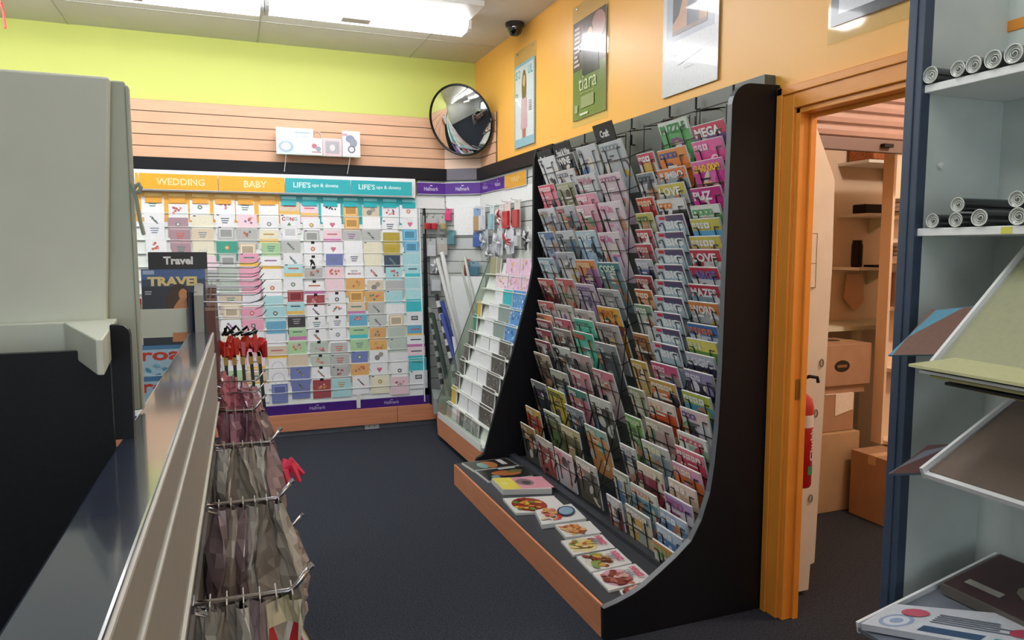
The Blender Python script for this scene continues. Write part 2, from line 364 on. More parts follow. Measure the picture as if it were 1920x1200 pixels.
A = Art(mb, (-1.3, 5.815, .252), (1,0,0), (0,0,-1), (0,-1,0))
for x in (.40, .62-.02, 1.19, -.2):
    if x == .40: continue
    A.text('Hallmark', x+1.3+.0, .05, .026, 'd8ccf0', center=True, width=.12, bold=0); A.poly([(x+1.288, .02), (x+1.294, .012), (x+1.3, .018), (x+1.306, .012), (x+1.312, .02)], 'd8ccf0')
mb.build('base_strip', PRG, cf)
mb = MB(); mb.box((-1.3, 5.80, .045), (1.232, 5.99, .178)); mb.box((1.235, 5.80, .045), (1.56, 5.99, .178)); mb.build('kick_board', COP, cf, bevel=.002)
mb = MB(); mb.box((-1.3, 5.83, 0), (1.6, 5.99, .045)); mb.build('plinth', PLG, cf)
mb = MB(); mb.prism([(cy(.178)-.04, .178), (5.99, .178), (5.99, 1.80), (cy(1.8)-.02, 1.80)], 0, FX1+.045, FX1+.055); o = mb.build('end_panel', BLK, cf); o['label'] = 'thin black end panel'
mb = MB(); mb.obox((FX1-.002, cy(.2)-.03, .2), (.006, 0, 0), (0, .02, 0), (0, 1.6*.072, 1.6)); mb.build('divider', WHT, cf)
# price tag hanging at the base and wall outlet in the plinth
mb = MB(); mb.box((.905, 5.80, .19), (.935, 5.812, .30), 'e8e6e0'); tag(mb.build('ticket', PR), 'small white ticket hanging over the purple base strip', 'ticket')
mb = MB(); mb.box((.97, 5.822, .004), (1.085, 5.83, .044), 'e6e6e2'); A = Art(mb, (.97, 5.822, .044), (1,0,0), (0,0,-1), (0,-1,0)); A.rect(.03, .012, .036, .024, '555555'); A.rect(.075, .012, .081, .024, '555555')
tag(mb.build('power_outlet', PR), 'white power outlet on the grey plinth below the cards', 'outlet')

CC = dict(W=('ececef','white'), C=('ece6cc','cream'), P=('e8a0b8','pink'), L=('f0d2da','pale pink'), M=('a98792','mauve'), Y=('f4cc60','yellow'), T=('2fbcc6','teal'), A=('a9d8dc','aqua'),
          G=('a9cf9c','green'), E=('bac6ba','sage'), B=('62a8c8','blue'), N=('2c4258','navy'), O=('dba860','tan'), K=('2c2428','black'), R=('9a3a40','dark red'), V=('6e7ab4','violet'), D=('b8a02c','mustard'), S=('b6b8b6','grey'), J=('38a088','jade'), U=('d6c6ac','beige'))
MO = {'.': 'plain front', 'h': 'pink heart', 'd': 'single round badge', 't': 'lines of lettering', 'f': 'flower cluster', 'r': 'two grey circles', 'b': 'pale inner frame', 's': 'coloured lower band', 'k': 'black shoe shape', 'a': 'thin arch', 'l': 'leafy sprig', 'c': 'big coloured letters', 'x': 'dark small label', 'q': 'black dots'}
cards = [
 'Wt Wl Wt Wf Cs Wd Lt W. Cf Wd Ps Wl U. Wt Ld', 'Wf Md Mt Mt W. Ld Wt Ms Wl C. Wf Lt Ad W. Us', 'Wd C. Ut C. L. S. E. E. Wt Yd Wl C. Lf Ut W.', 'Wf Wt Sb Jd Sb E. E. Ut Ub Wl Cd Ls Wt Gd W.',
 'Wt Lf Sf Ub Ps P. P. W. Pd Pd W. P. Ls Us Wl', 'W. Wd Cs Gt Ws W. Wd A. Ad Ba W. Us Wa Wa Vb', 'Us Wc Wb Sl Wl As Wd Rb As Kt Gs Gf U. Vl Vl',
 'Ls Wd Sb Wd Wk Sf Ws Rf Wl Wt Wl Ef Ef Wl Rf', 'Wq Wh Ls Wh Vt Lf L. Wd Wf Wt Wd St St Sf At', 'Ob Ob St W. Wt Wc Of Ob Us Bf Gs Gt Vd Of Wl',
 'Ur W. Sl C. C. Wl Ur Of Sl El Of Of Wr Wh Cd', 'Wf Wt D. D. Nl Af S. A. W. Ub E. E. W. Wd Lf', 'Wd Wh Bb Bb A. As A. A. T. Wx Bs Ws Ls Ts Wx']
MC = ['c86a78', '7a8a98', 'c8a050', '5a8a80', '9a6a98', 'd07050', '4a5a68']
for ci, s in enumerate(cards):
    right = 13 - ci; kind_count = {}
    for r, code in enumerate(s.split()):
        rnd = random.Random(ci*31+r); z = 1.815-.0985*r + rnd.uniform(-.012, .012) + (.018 if ci % 3 == 0 else 0) - (.01 if ci % 2 else 0)
        wd = rnd.choice([.132, .138, .144, .15]); 
        if code[1] == 'b': wd = .12
        hh = .15; x = -.512+.158*ci + sh(z) + rnd.uniform(-.007, .007); y = cy(z)
        base, nm = CC[code[0]]; mo = code[1]
        j = rnd.uniform(.98, 1.1); base = tuple(min(.95, c*j+.03) for c in lin(base))
        mb = MB(); O = Vector((x-wd/2, y-.001, z)); D = Vector((0, -.004, -hh)); 
        mb.obox(O, (wd, 0, 0), (0, .0062, 0), D, 'e4e4e0')
        A = Art(mb, O, (1,0,0), D, (0,-1,0)); mc = rnd.choice(MC)
        A.rect(0, .003, wd, hh, base)
        vh = .094; c = wd/2
        if mo == 'h':
            for du in (-.009, .009): A.disc(c+du, .05, .011, .011, 'd87890')
            A.poly([(c-.02, .053), (c+.02, .053), (c, .08)], 'd87890')
        elif mo == 'd': A.disc(c, .052, .017, .017, mc); A.disc(c, .052, .009, .009, 'e8dcc0')
        elif mo == 't':
            for q in range(3): A.rect(c-.03+q*.004, .03+q*.016, c+.03-q*.006, .037+q*.016, mc if code[0] != 'K' else 'a8a8a8')
        elif mo == 'f':
            for q in range(7): A.disc(c+rnd.uniform(-.035, .035), .045+rnd.uniform(-.02, .025), .009, .009, rnd.choice([mc, 'd06a50', 'e0a0a0']))
        elif mo == 'r': A.disc(c+.018, .035, .02, .02, 'a8a49a'); A.disc(c-.012, .06, .022, .022, '8c8c86')
        elif mo == 'b': A.rect(.012, .014, wd-.012, .086, tuple(min(1, q*1.45+.05) for q in lin(CC[code[0]][0]))); A.rect(.02, .024, wd-.02, .078, tuple(q*.75 for q in lin(CC[code[0]][0])))
        elif mo == 's': A.rect(0, .072, wd, .1, rnd.choice(['4cc4d0', 'f0c468', 'c87ab0']) if ci > 5 else 'f2c258'); A.rect(.03, .03, wd-.03, .04, mc)
        elif mo == 'k': A.poly([(c-.03, .03), (c-.01, .022), (c+.005, .04), (c+.02, .085), (c+.012, .087), (c-.006, .055), (c-.022, .085), (c-.026, .085), (c-.02, .05)], '141416')
        elif mo == 'a':
            A.disc(c, .07, .045, .045, '8890a0', 20); A.disc(c, .07, .042, .042, base, 20); A.rect(c-.045, .085, c+.045, .1, base)
        elif mo == 'l':
            for q in range(6): A.disc(c-.02+q*.008, .03+q*.009, .011, .005, rnd.choice(['4a5a4a', '78887a', mc]), 8, rnd.uniform(-1.2, 1.2))
        elif mo == 'c' and ci == 6: A.text('C', .012, .05, .03, 'b02838', bold=.04); A.text('O', .044, .045, .026, '7a9a98'); A.text('N', .073, .05, .028, 'd03848'); A.text('G', .103, .048, .026, '88a888'); A.poly([(.05, .085), (.065, .06), (.08, .085)], '5a8a58')
        elif mo == 'c': A.text('QUICK', c, .04, .015, '484048', center=True); A.text('MARRIAGE', c, .062, .016, 'a83848', center=True)
        elif mo == 'x': A.rect(c-.028, .035, c+.028, .07, '3c4444'); A.rect(c-.02, .042, c+.02, .062, 'b0b8b4')
        elif mo == 'q':
            for q in range(7): A.disc(c+rnd.uniform(-.045, .045), .045+rnd.uniform(-.028, .028), .007, .007, '20242c', 8)
        if ci in (7, 8) and r > 2 and (ci == 7 or r in (7, 9)): A.rect(c-.013, -.008, c+.013, .012, '141418')
        elif rnd.random() < .16: A.rect(.008, .004, .026, .011, '2a2850')
        o = mb.build('greeting_card', PR)
        tag(o, f'{nm} card with {MO[mo]}, {ORD[r+1]} from top, {ORD[right]} column from the right', 'greeting card', 'greeting cards on the card wall')

# ------------------------------------------------------------------ boxed gifts on the clear ledge
t = thing('display_ledge', (.67, 5.93, 2.18), 'clear acrylic ledge with two brackets on the timber slats', 'ledge')
mb = MB(); mb.box((.35, 5.84, 2.176), (.985, 5.98, 2.181)); mb.box((.35, 5.836, 2.176), (.985, 5.84, 2.192)); mb.build('shelf', ACR, t)
for x in (.42, .90):
    mb = MB(); mb.tube([(x, 5.85, 2.176), (x-.01, 5.94, 2.06), (x-.01, 5.98, 2.07)], .003); mb.build('bracket', WHT, t)
for i, (x0, x1, h, lb, c1) in enumerate(((.352, .625, .20, 'widest pale blue boxed gift set, leftmost on the clear ledge', 'cfe0ea'), (.60, .69, .13, 'small white boxed gift with red print on the ledge', 'eeeaf0'), (.695, .84, .135, 'pink framed gift box with a grey window on the ledge', 'ecc8d0'), (.845, .982, .20, 'tall white boxed gift with grey figure, rightmost on the ledge', 'ece8f0'))):
    mb = MB(); yf = 5.862 if i != 1 else 5.85; mb.box((x0, yf, 2.181), (x1, yf+(.045 if i != 1 else .01), 2.181+h), 'f2f2f4')
    A = Art(mb, (x0, yf, 2.181+h), (1,0,0), (0,0,-1), (0,-1,0)); l = x1-x0; A.rect(.004, .004, l-.004, h-.004, c1)
    rnd = random.Random(i)
    if i == 0: A.rect(.14, .03, .25, .035, '8fa8b8'); A.rect(.14, .06, .25, .064, '8fa8b8'); A.disc(.07, .14, .055, .045, 'a8c0d0'); A.disc(.07, .14, .035, .028, 'e4eef4'); A.rect(.13, .09, .26, .19, 'e6e8ee')
    if i == 1: A.disc(.03, .06, .02, .02, 'c87880'); A.disc(.06, .08, .02, .02, '98a8b8'); A.rect(.01, .1, .08, .11, 'c09098')
    if i == 2: A.rect(.02, .02, l-.02, h-.02, 'b4b2b8'); A.disc(l/2, .07, .02, .025, 'e8e4e6')
    if i == 3: A.disc(.06, .06, .035, .03, '8c98b8'); A.disc(.085, .09, .03, .035, '9aa0b0'); A.disc(.07, .14, .03, .03, '707884'); A.disc(.07, .14, .02, .02, 'e0e0e8'); A.rect(.0, .02, .04, .04, 'c8a8b0')
    tag(mb.build('gift_box', PRG), lb, 'gift box', 'boxed gifts on the clear ledge')
mb = MB(); c0 = Vector((.655, 5.885, 2.32)); mb.tube([(.655+.035*math.cos(a), 5.885, 2.316+.05*math.sin(a)) for a in [math.pi*i/10 for i in range(11)]], .008, 8, 'd8b8a8'); mb.box((.612, 5.88, 2.181), (.628, 5.892, 2.325), 'd8b8a8'); mb.box((.682, 5.88, 2.181), (.698, 5.892, 2.325), 'd8b8a8')
tag(mb.build('arch_ornament', PR), 'small beige arch ornament behind the gift boxes', 'ornament')

# ------------------------------------------------------------------ convex mirror
t = thing('convex_mirror', (1.73, 5.62, 2.22), 'round convex security mirror with black rim in the corner', 'mirror')
def cap(rad, bulge, c, n, nr, back=0):
    n = Vector(n).normalized(); u = Vector((0,0,1)).cross(n).normalized(); v = n.cross(u); vs = []; fs = []; K = 40
    vs.append(Vector(c)+n*bulge)
    for i in range(1, nr+1):
        a = i/nr; h = bulge*(1-a*a)
        for k in range(K): vs.append(Vector(c)+n*h+(u*math.cos(2*math.pi*k/K)+v*math.sin(2*math.pi*k/K))*rad*a)
    for k in range(K): fs.append((0, 1+k, 1+(k+1) % K))
    for i in range(nr-1):
        for k in range(K): a = 1+i*K+k; b = 1+i*K+(k+1) % K; fs.append((a, a+K, b+K, b))
    return vs, fs, u, v, n
mc_ = (1.735, 5.62, 2.475)
vs, fs, u, v, n = cap(.275, .085, mc_, (-.70, -.62, -.38), 12)
mb = MB(); mb.mesh(vs, fs); mb.build('mirror_face', mat('mirror_glass', 'e8eae8', .02, metal=1), t, smooth=True)
mb = MB(); mb.tube([Vector(mc_)+(u*math.cos(2*math.pi*k/48)+v*math.sin(2*math.pi*k/48))*.277 for k in range(49)], .009, 8); mb.build('rim', WIRE, t, smooth=True)
vs2, fs2, *_ = cap(.272, .01, Vector(mc_)-n*.012, -n, 3); mb = MB(); mb.mesh(vs2, fs2); mb.build('back_plate', BLK, t)
mb = MB(); mb.tube([Vector(mc_)-n*.015, (1.90, 5.83, 2.56), (1.94, 5.855, 2.56)], .012, 8); mb.build('arm', BLK, t)

# ------------------------------------------------------------------ dome camera
t = thing('security_camera', (1.90, 4.86, ZC), 'black dome security camera on the ceiling by the orange wall', 'security camera')
mb = MB(); mb.lathe([(0, 0), (.066, 0), (.066, -.022), (.055, -.03), (0, -.03)], (1.90, 4.86, ZC), n=28); mb.build('mount', mat('dome_mount', '2c2a2c', .4), t, smooth=False)
mb = MB(); mb.lathe([(.054, -.028), (.052, -.05), (.042, -.072), (.024, -.086), (0, -.09)], (1.90, 4.86, ZC), n=28); mb.build('dome', mat('dome_glass', '0a0a0c', .08, coat=1), t, smooth=True)

# ------------------------------------------------------------------ posters on the orange wall
def holder(y0, y1, z0, z1, label, art, pz=(.0, .0), edge=.02, name='poster', paper=True):
    t = thing(name, (W-.01, (y0+y1)/2, z0), label, 'poster')
    mb = MB(); mb.box((W-.007, y0-0, z0), (W-.002, y1, z1)); mb.build('acrylic_holder', ACR, t)
    a0, a1, b0, b1 = y1-edge, y0+edge, z0+pz[0], z1-pz[1]
    mb = MB(); mb.box((W-.0105, a1, b0), (W-.0075, a0, b1), 'f0f0f0'); A = Art(mb, (W-.0105, a0, b1), (0,-1,0), (0,0,-1), (-1,0,0)); art(A, a0-a1, b1-b0)
    mb.build('print', PRG, t)
    for yy in (y0+.06, y1-.06):
        mb = MB(); mb.lathe([(0, -.006), (.006, -.005), (.008, 0), (0, 0)], (W-.007, yy, z1-.02), axis='x', n=10); mb.build('screw', CHR, t)
def p1(A, l, h):
    A.rect(0, 0, l, h, '8cc4d4'); A.rect(.015, .02, l-.015, h-.06, 'dce8ec')
    for q, ch in enumerate('SO'): A.text(ch, .02+q*.05, .10, .06, '4cb0b0', width=.04)
    A.text('U', l-.11, .10, .06, '4cb0b0', width=.04); A.text('L', l-.06, .10, .06, '4cb0b0', width=.035)
    A.disc(l/2, .17, .045, .12, '8a6a3a'); A.disc(l/2, .13, .024, .04, 'e0b48c'); A.poly([(l/2-.05, .25), (l/2+.05, .25), (l/2+.06, .46), (l/2-.06, .46)], 'd8b0b8'); A.rect(l/2-.03, .46, l/2+.03, .52, 'c07860')
    A.bars(.02, .2, .05, 4, .008, '78a0b0', random.Random(2)); A.bars(l-.09, .28, .06, 5, .008, 'a890a8', random.Random(3))
holder(4.655, 5.06, 2.17, 2.87, 'pale blue magazine cover poster with a long-haired woman, nearest the mirror', p1, pz=(.02, .10), edge=.02)
def p2(A, l, h):
    A.rect(0, 0, l, h, '6c8440'); A.rect(.0, 0, l, h*.5, '5a4a42'); A.disc(l*.78, h*.14, l*.2, h*.13, 'b88a84'); A.disc(l*.2, h*.13, l*.16, h*.1, '7a5a52')
    A.disc(l*.5, h*.17, l*.13, h*.085, '4a2c20'); A.disc(l*.53, h*.185, l*.085, h*.062, 'd8a488')
    A.poly([(l*.45, h*.24), (l*.6, h*.24), (l*.78, h*.32), (l*.82, h*.58), (l*.3, h*.58), (l*.32, h*.32)], '222424'); A.poly([(l*.47, h*.24), (l*.58, h*.24), (l*.54, h*.33)], 'e4e4e0')
    for q, tx in enumerate(('BY', 'THE', 'ONE', 'HEA')): pass
    A.bars(.02, h*.06, .075, 9, .014, 'd8ccc4', random.Random(5)); A.text('tiara', l*.2, h*.72, .085, 'd8e0b8', width=l*.55, bold=.0)
    A.rect(l*.24, h*.745, l*.66, h*.75, 'c8d0a8'); A.rect(l*.28, h*.78, l*.68, h*.9, '9aa478'); A.rect(l*.08, h*.85, l*.18, h*.93, 'a8b088'); A.bars(l*.25, h*.95, .16, 1, .012, 'e8ecd8', random.Random(1))
holder(3.64, 4.09, 2.19, 2.90, 'green poster with a figure in a black suit and pale lettering', p2, pz=(.04, .10), edge=.02)
def p3(A, l, h):
    A.rect(0, 0, l, h, 'e6e8ee'); A.rect(.03, .0, l-.03, h*.70, 'c0c6d4'); A.rect(.08, 0, l-.08, h*.66, '3c4048'); A.rect(.10, .1, .2, h*.4, '6c7068'); A.poly([(.08, h*.66), (.08, h*.60), (.13, h*.56), (.16, h*.47), (l-.14, h*.40), (l-.08, h*.36), (l-.08, h*.66)], 'c89468')
    A.disc(l*.56, h*.53, .045, h*.06, '5c6478', 16); A.rect(l*.56-.045, h*.53, l*.56+.045, h*.65, '5c6478'); A.rect(.08, h*.64, l-.08, h*.665, '9a8478')
    A.poly([(.13, h*.84), (l*.75, h*.80), (l*.75, h*.803), (.13, h*.845)], 'a8acb4'); A.rect(.18, h*.87, l*.6, h*.873, 'a8acb4')
holder(2.655, 3.09, 2.18, 2.98, 'white framed picture of an orange arch, above the magazine rack', p3, pz=(.0, .0), edge=.004)
def p4(A, l, h):
    A.rect(0, 0, l, h, '3c4048'); A.rect(.035, .03, l-.035, h-.035, 'd8dce4'); A.rect(.12, .1, l-.12, h-.2, 'b0b8c4')
holder(1.45, 2.045, 2.165, 2.95, 'dark framed picture in a clear holder above the doorway', p4, pz=(.055, .03), edge=.015)

# ------------------------------------------------------------------ hanging packs in the corner
def pack(x, y, z, n, wd, h, top, body, label, shape=0, cat='gift trim pack'):
    n = Vector(n).normalized(); u = Vector((0,0,1)).cross(n).normalized(); mb = MB(); O = Vector((x, y, z))
    t = thing('trim_pack', (x, y, z-h), label, cat, 'hanging gift trim packs')
    mb.obox(O-u*wd/2-n*.002, u*wd, n*.004, (0,0,-h), top); A = Art(mb, O-u*wd/2+n*.002, u, (0,0,-1), n); A.rect(0, 0, wd, h, top); A.disc(wd/2, .012, .008, .005, '606060'); mb.build('header_card', PR, t)
    mb = MB(); rnd = random.Random(int(x*1000+z*777)); hb = h*.62
    if shape == 0: mb.obox(O-u*wd*.45+n*.003-Vector((0,0,h*.35)), u*wd*.9, n*.02, (0,0,-hb), body)
    elif shape == 1:
        for k in range(11):
            a = rnd.uniform(0, 6.28); q = O+n*.02-Vector((0,0,h*.55)); e = q+u*math.cos(a)*wd*.55+Vector((0,0,1))*math.sin(a)*h*.42+n*rnd.uniform(0, .02)
            mb.tube([q, (q+e)/2+n*.012, e], [.009, .012, .003], 5, body if k % 3 else 'e8e8ec')
    else:
        mb.lathe([(0, 0), (.028, .0), (.03, .01), (.03, .04), (.028, .05), (0, .05)], (O+n*.03-Vector((0,0,h*.75)))[:], n=14, col=body)
    mb.build('contents', PRG, t)
    mb = MB(); mb.tube([O-n*.03, O+n*.04, O+n*.05+Vector((0,0,.012))], .0022, 5); mb.build('hook', CHR, t)
rw = (-1, 0, 0); XR = W-.06
for i, (y, z, wd, h, tp, bd, lb, shp) in enumerate((
 (5.62, 1.80, .10, .19, 'ececf0', 'e4e4ea', 'white tag pack, first on the top row of the right corner wall', 0),
 (5.40, 1.80, .09, .19, 'd8e8ec', 'a8d4e0', 'pale blue tag pack on the top row of the right corner wall', 0),
 (5.18, 1.79, .09, .17, 'e8e4e0', 'c02c34', 'red ribbon reel pack with dark bow on the top row', 1),
 (5.06, 1.81, .12, .20, 'ecdcd8', 'd4282c', 'widest red pack on the top row of the right corner wall', 0),
 (4.86, 1.81, .11, .20, 'e0dcd8', 'c83438', 'red pack nearest the magazine rack on the top row', 0),
 (5.22, 1.62, .11, .20, 'e8e8f0', 'c8ccd8', 'silver bow pack, left on the second row', 1),
 (5.00, 1.63, .14, .20, 'e6e8f2', 'a8202c', 'crimson bow pack with white header on the second row', 1),
 (4.84, 1.60, .08, .12, 'e2e2e2', 'd0d0d4', 'small tilted white tag pack on the second row', 0),
 (4.62, 1.62, .09, .18, 'e4e4e4', '38383c', 'pack with dark star bow half hidden by the magazine rack', 1),
 (5.55, 1.62, .10, .18, 'd0d4dc', '9aa4ac', 'silver curly ribbon pack below the white tag pack', 1),
 (5.40, 1.50, .12, .16, 'c8ccd0', '888c90', 'grey streamer pack in the middle of the corner wall', 1),
 (5.05, 1.42, .10, .10, '9c9ca0', '54585c', 'dark small pack above the pink wrap pads', 0))):
    pack(XR, y, z, rw, wd, h, tp, bd, lb, shp)
for i, (f, z, wd, h, tp, bd, lb, shp) in enumerate((
 (.12, 1.80, .055, .10, 'e85890', 'e0407c', 'hot pink bow bag on the corner slats', 0),
 (.20, 1.62, .07, .12, '6a9ca0', '5a8a94', 'teal blue pack under the hot pink bag', 0),
 (.90, 1.80, .07, .19, '90b0d0', 'c0a070', 'blue and gold pack high at the right of the corner panel', 0),
 (.90, 1.60, .08, .12, '5878b8', '4868b0', 'bright blue pack under the blue and gold one', 0),
 (.78, 1.36, .10, .12, '88a8b8', '5888a0', 'blue picture bag hanging low in the corner', 0),
 (.62, 1.38, .05, .14, 'c07060', '8c3c34', 'slim red brown bag low in the corner', 0),
 (.80, 1.20, .12, .16, 'e0b890', 'a8689c', 'purple and orange bag lowest in the corner', 0))):
    p = Vector((1.716, 5.985, 0)) + CH*f + CN*.05; pack(p.x, p.y, z, CN, wd, h, tp, bd, lb, shp)
mb = MB(); p = Vector((1.716, 5.985, 0)) + CH*.25 + CN*.03; mb.obox((p.x, p.y, 1.58), CH*.52, CN*.004, (0,0,.235), 'fafafa'); tag(mb.build('blank_sheet', PR), 'large blank white sheet on the corner slats', 'sheet')
for i, (x, z, bd, lb, shp) in enumerate(((1.53, 1.74, 'b02830', 'left red ribbon reel pack beside the black card wall end', 2), (1.585, 1.74, 'c03038', 'right red ribbon reel pack beside the black card wall end', 2), (1.665, 1.74, 'b0a070', 'gold ribbon reel pack on the narrow grey slats', 2),
  (1.56, 1.55, 'd8d8dc', 'white ribbon pack on the second row of the narrow slats', 0), (1.66, 1.56, 'c8c0b8', 'beige tag pack on the second row of the narrow slats', 0), (1.60, 1.40, '9a9ea2', 'wide silver curl pack on the narrow grey slats', 1), (1.6, 1.26, 'd8dce0', 'long white label pack low on the narrow grey slats', 0))):
    pack(x, 5.93, z, (0,-1,0), .055 if i < 3 else .09, .15, 'c8ccc8', bd, lb, shp)

# gift wrap rolls leaning in the corner bin
def roll(a, b, r, c, label, stripe=None):
    mb = MB(); a = Vector(a); b = Vector(b); n = 12; zl_ = .303 if a.z < .8 else a.z; a = a+(a-b)*((a.z-zl_)/(b.z-a.z))
    if stripe:
        for k in range(16): mb.tube([a+(b-a)*k/16, a+(b-a)*(k+1)/16], r, n, c if k % 2 else stripe)
    else: mb.tube([a, b], r, n, c)
    mb.tube([a+(b-a)*.996, a+(b-a)*1.001], r*.6, n, '50504c')
    tag(mb.build('wrap_roll', PRG, smooth=False), label, 'gift wrap roll', 'gift wrap rolls in the corner')
roll((1.73, 5.55, .55), (1.535, 5.62, 1.39), .016, 'ecece8', 'leftmost white wrap roll leaning in the corner')
roll((1.75, 5.60, .55), (1.60, 5.72, 1.44), .018, 'f2f2f0', 'white wrap roll with gold print, tallest in the corner')
roll((1.70, 5.47, .40), (1.56, 5.60, 1.05), .022, '3c4c98', 'blue wrap roll leaning in the corner')
roll((1.655, 5.42, .45), (1.545, 5.55, .95), .016, '4a58a8', 'slim violet blue wrap roll in the corner')
roll((1.63, 5.42, .38), (1.525, 5.62, 1.10), .018, '1e1e20', 'black and white striped wrap roll', 'c8c8c4')
roll((1.59, 5.45, .30), (1.49, 5.62, .95), .018, '34443c', 'dark green wrap roll at the front of the corner')
roll((1.545, 5.50, .30), (1.475, 5.64, 1.00), .016, '90948c', 'grey and black banded wrap roll next to the card wall', '2c3030')
roll((1.66, 5.38, .38), (1.61, 5.44, .78), .014, 'e8eaf4', 'short white wrap roll at the bin front')
roll((1.86, 5.60, .9), (1.80, 5.74, 1.40), .012, 'd8dcd0', 'thin pale wrap roll against the corner slats')
roll((1.84, 5.62, .9), (1.765, 5.76, 1.36), .010, 'c8ccc0', 'thinnest grey wrap roll against the corner slats')
t = thing('wrap_bin', (1.66, 5.6, .16), 'grey corner bin with white back board holding wrap rolls', 'bin')
mb = MB(); mb.obox((1.70, 5.80, .16), (.24, -.18, 0), CN*.012, (0,0,1.08)); mb.build('back_board', WHT, t)
mb = MB(); mb.prism([(1.53, 5.82), (1.44, 5.42), (1.62, 5.31), (1.90, 5.31), (1.90, 5.42)], 2, .18, .30); mb.build('tray', mat('bin_grey', '8c9492', .5), t)

# ------------------------------------------------------------------ envelope rack on the right wall
ef = thing('envelope_rack', (1.8, 4.8, 0), 'stepped white envelope rack with clear end panel and copper plinth', 'rack')
def ex(z): return 1.475 + (z-.25)*.325
EY0, EY1 = 5.29, 4.27
mb = MB(); mb.box((1.445, EY1, .184), (ex(.2)+.05, EY0-.02, .20)); mb.prism([(ex(.2)+.05, .184), (W-.03, .184), (W-.03, 1.36), (ex(1.36)+.05, 1.36)], 1, EY0-.02, EY1)
for r in range(11):
    z = 1.36-.108*r-.09; mb.box((ex(z)+.01, EY1, z), (ex(z)+.06, EY0-.02, z+.006))
mb.build('body', mat('env_body', 'd6dcd4', .5), ef)
mb = MB(); mb.prism([(1.435, .18), (W-.03, .18), (W-.03, 1.40), (1.865, 1.40), (1.435, .30)], 1, EY0, EY0+.006); mb.build('end_panel', ACG, ef)
mb = MB(); mb.tube([(1.435, EY0+.003, .30), (1.865, EY0+.003, 1.40)], .004, 5); mb.build('panel_edge', mat('edge_grey', '505850', .3), ef)
mb = MB(); mb.box((1.436, EY1, .18), (1.444, EY0, .225)); mb.build('front_lip', WHT, ef)
mb = MB(); mb.box((1.436, EY1, .225), (1.439, EY0, .31)); mb.build('clear_lip', ACR, ef)
mb = MB(); mb.prism([(1.44, 5.30), (1.44, EY1), (W-.02, EY1), (W-.02, 5.30)], 2, .178, .182)
mb.build('deck', WHT, ef)
mb = MB(); mb.prism([(1.562, 5.795), (1.582, 5.795), (1.458, 5.30), (1.458, 4.27), (1.438, 4.27), (1.438, 5.30)], 2, .045, .178); mb.build('kick_board', COP, ef)
mb = MB(); mb.prism([(1.60, 5.795), (1.62, 5.795), (1.52, 5.30), (1.52, 4.27), (1.50, 4.27), (1.50, 5.30)], 2, 0, .045); mb.build('plinth', PLG, ef)
EC = dict(W=('eef0f4', 'white envelope pack'), T=('2cbac4', 'teal card'), B=('5a98d4', 'blue dotted pad'), P=('ecc8e0', 'pink patterned wrap pad'), L=('f0dce4', 'pale pink wrap pad'), O=('a8a480', 'olive gift bag'), G=('8fa09c', 'grey green folder'), D=('5c5852', 'dark floral card'), Y=('d8bc50', 'yellow envelope pack'), J=('4c9470', 'green card'), S=('a8a8a4', 'grey patterned card'), X=('706864', 'dark brown card'))
erows = ['O.15 O.09 _.10 P.28 P.24', '_.22 L.26 P.26 P.22', '_.30 W.18 T.18 B.24', 'Y.10 _.16 W.22 G.22 B.22', 'J.10 _.17 W.20 G.22 B.22', 'X.14 _.14 W.20 W.20 D.22', 'X.12 _.12 W.38 D.26', 'D.12 _.10 W.20 W.20 D.26', 'X.10 _.08 W.22 W.22 D.26', 'Y.14 _.06 W.22 W.24 D.26', 'S.14 W.12 L.06 X.12 S.18 S.14']
for r, s in enumerate(erows):
    y = EY0-.03; z = 1.40-.108*r
    for j, it in enumerate(s.split()):
        wd = float(it[1:]); k = it[0]
        if k != '_':
            c, nm = EC[k]; rnd = random.Random(r*17+j); mb = MB(); hh = .15 if r < 10 else .105
            O = Vector((ex(z)+.008, y-.008, z+rnd.uniform(-.008, .006) - (.0 if r < 10 else .01))); V = Vector((-.012, 0, -hh)); mb.obox(O, (0, -(wd-.016), 0), (.009, 0, 0), V, 'f0f0f0')
            A = Art(mb, O, (0,-1,0), V, (-1,0,0)); A.rect(.001, .001, wd-.017, hh, c); l = wd-.016
            if k in 'PLB':
                for q in range(16): A.disc(rnd.uniform(.012, l-.012), rnd.uniform(.01, .12), .01, .01, rnd.choice(['f4ecf4', 'd8a0cc', 'f0c080'] if k != 'B' else ['a0ccf0', '3068b0', 'd8ecf8']), 8)
            elif k in 'DXS':
                for q in range(12): A.disc(rnd.uniform(.015, l-.015), rnd.uniform(.01, .12), .014, .006, rnd.choice(['a8a8a0', '8c8880', '38342e']), 8, rnd.uniform(0, 3))
            elif k == 'W': A.rect(l*.3, .04, l*.7, .043, 'c8ccd4')
            tag(mb.build('stationery_pack', PR), f'{nm} on {ORD[r+1]} step from the top, {ORD[sum(1 for q in s.split()[:j+1] if q[0]!="_")]} from the far end', 'stationery', 'stationery on the stepped rack')
        y -= wd

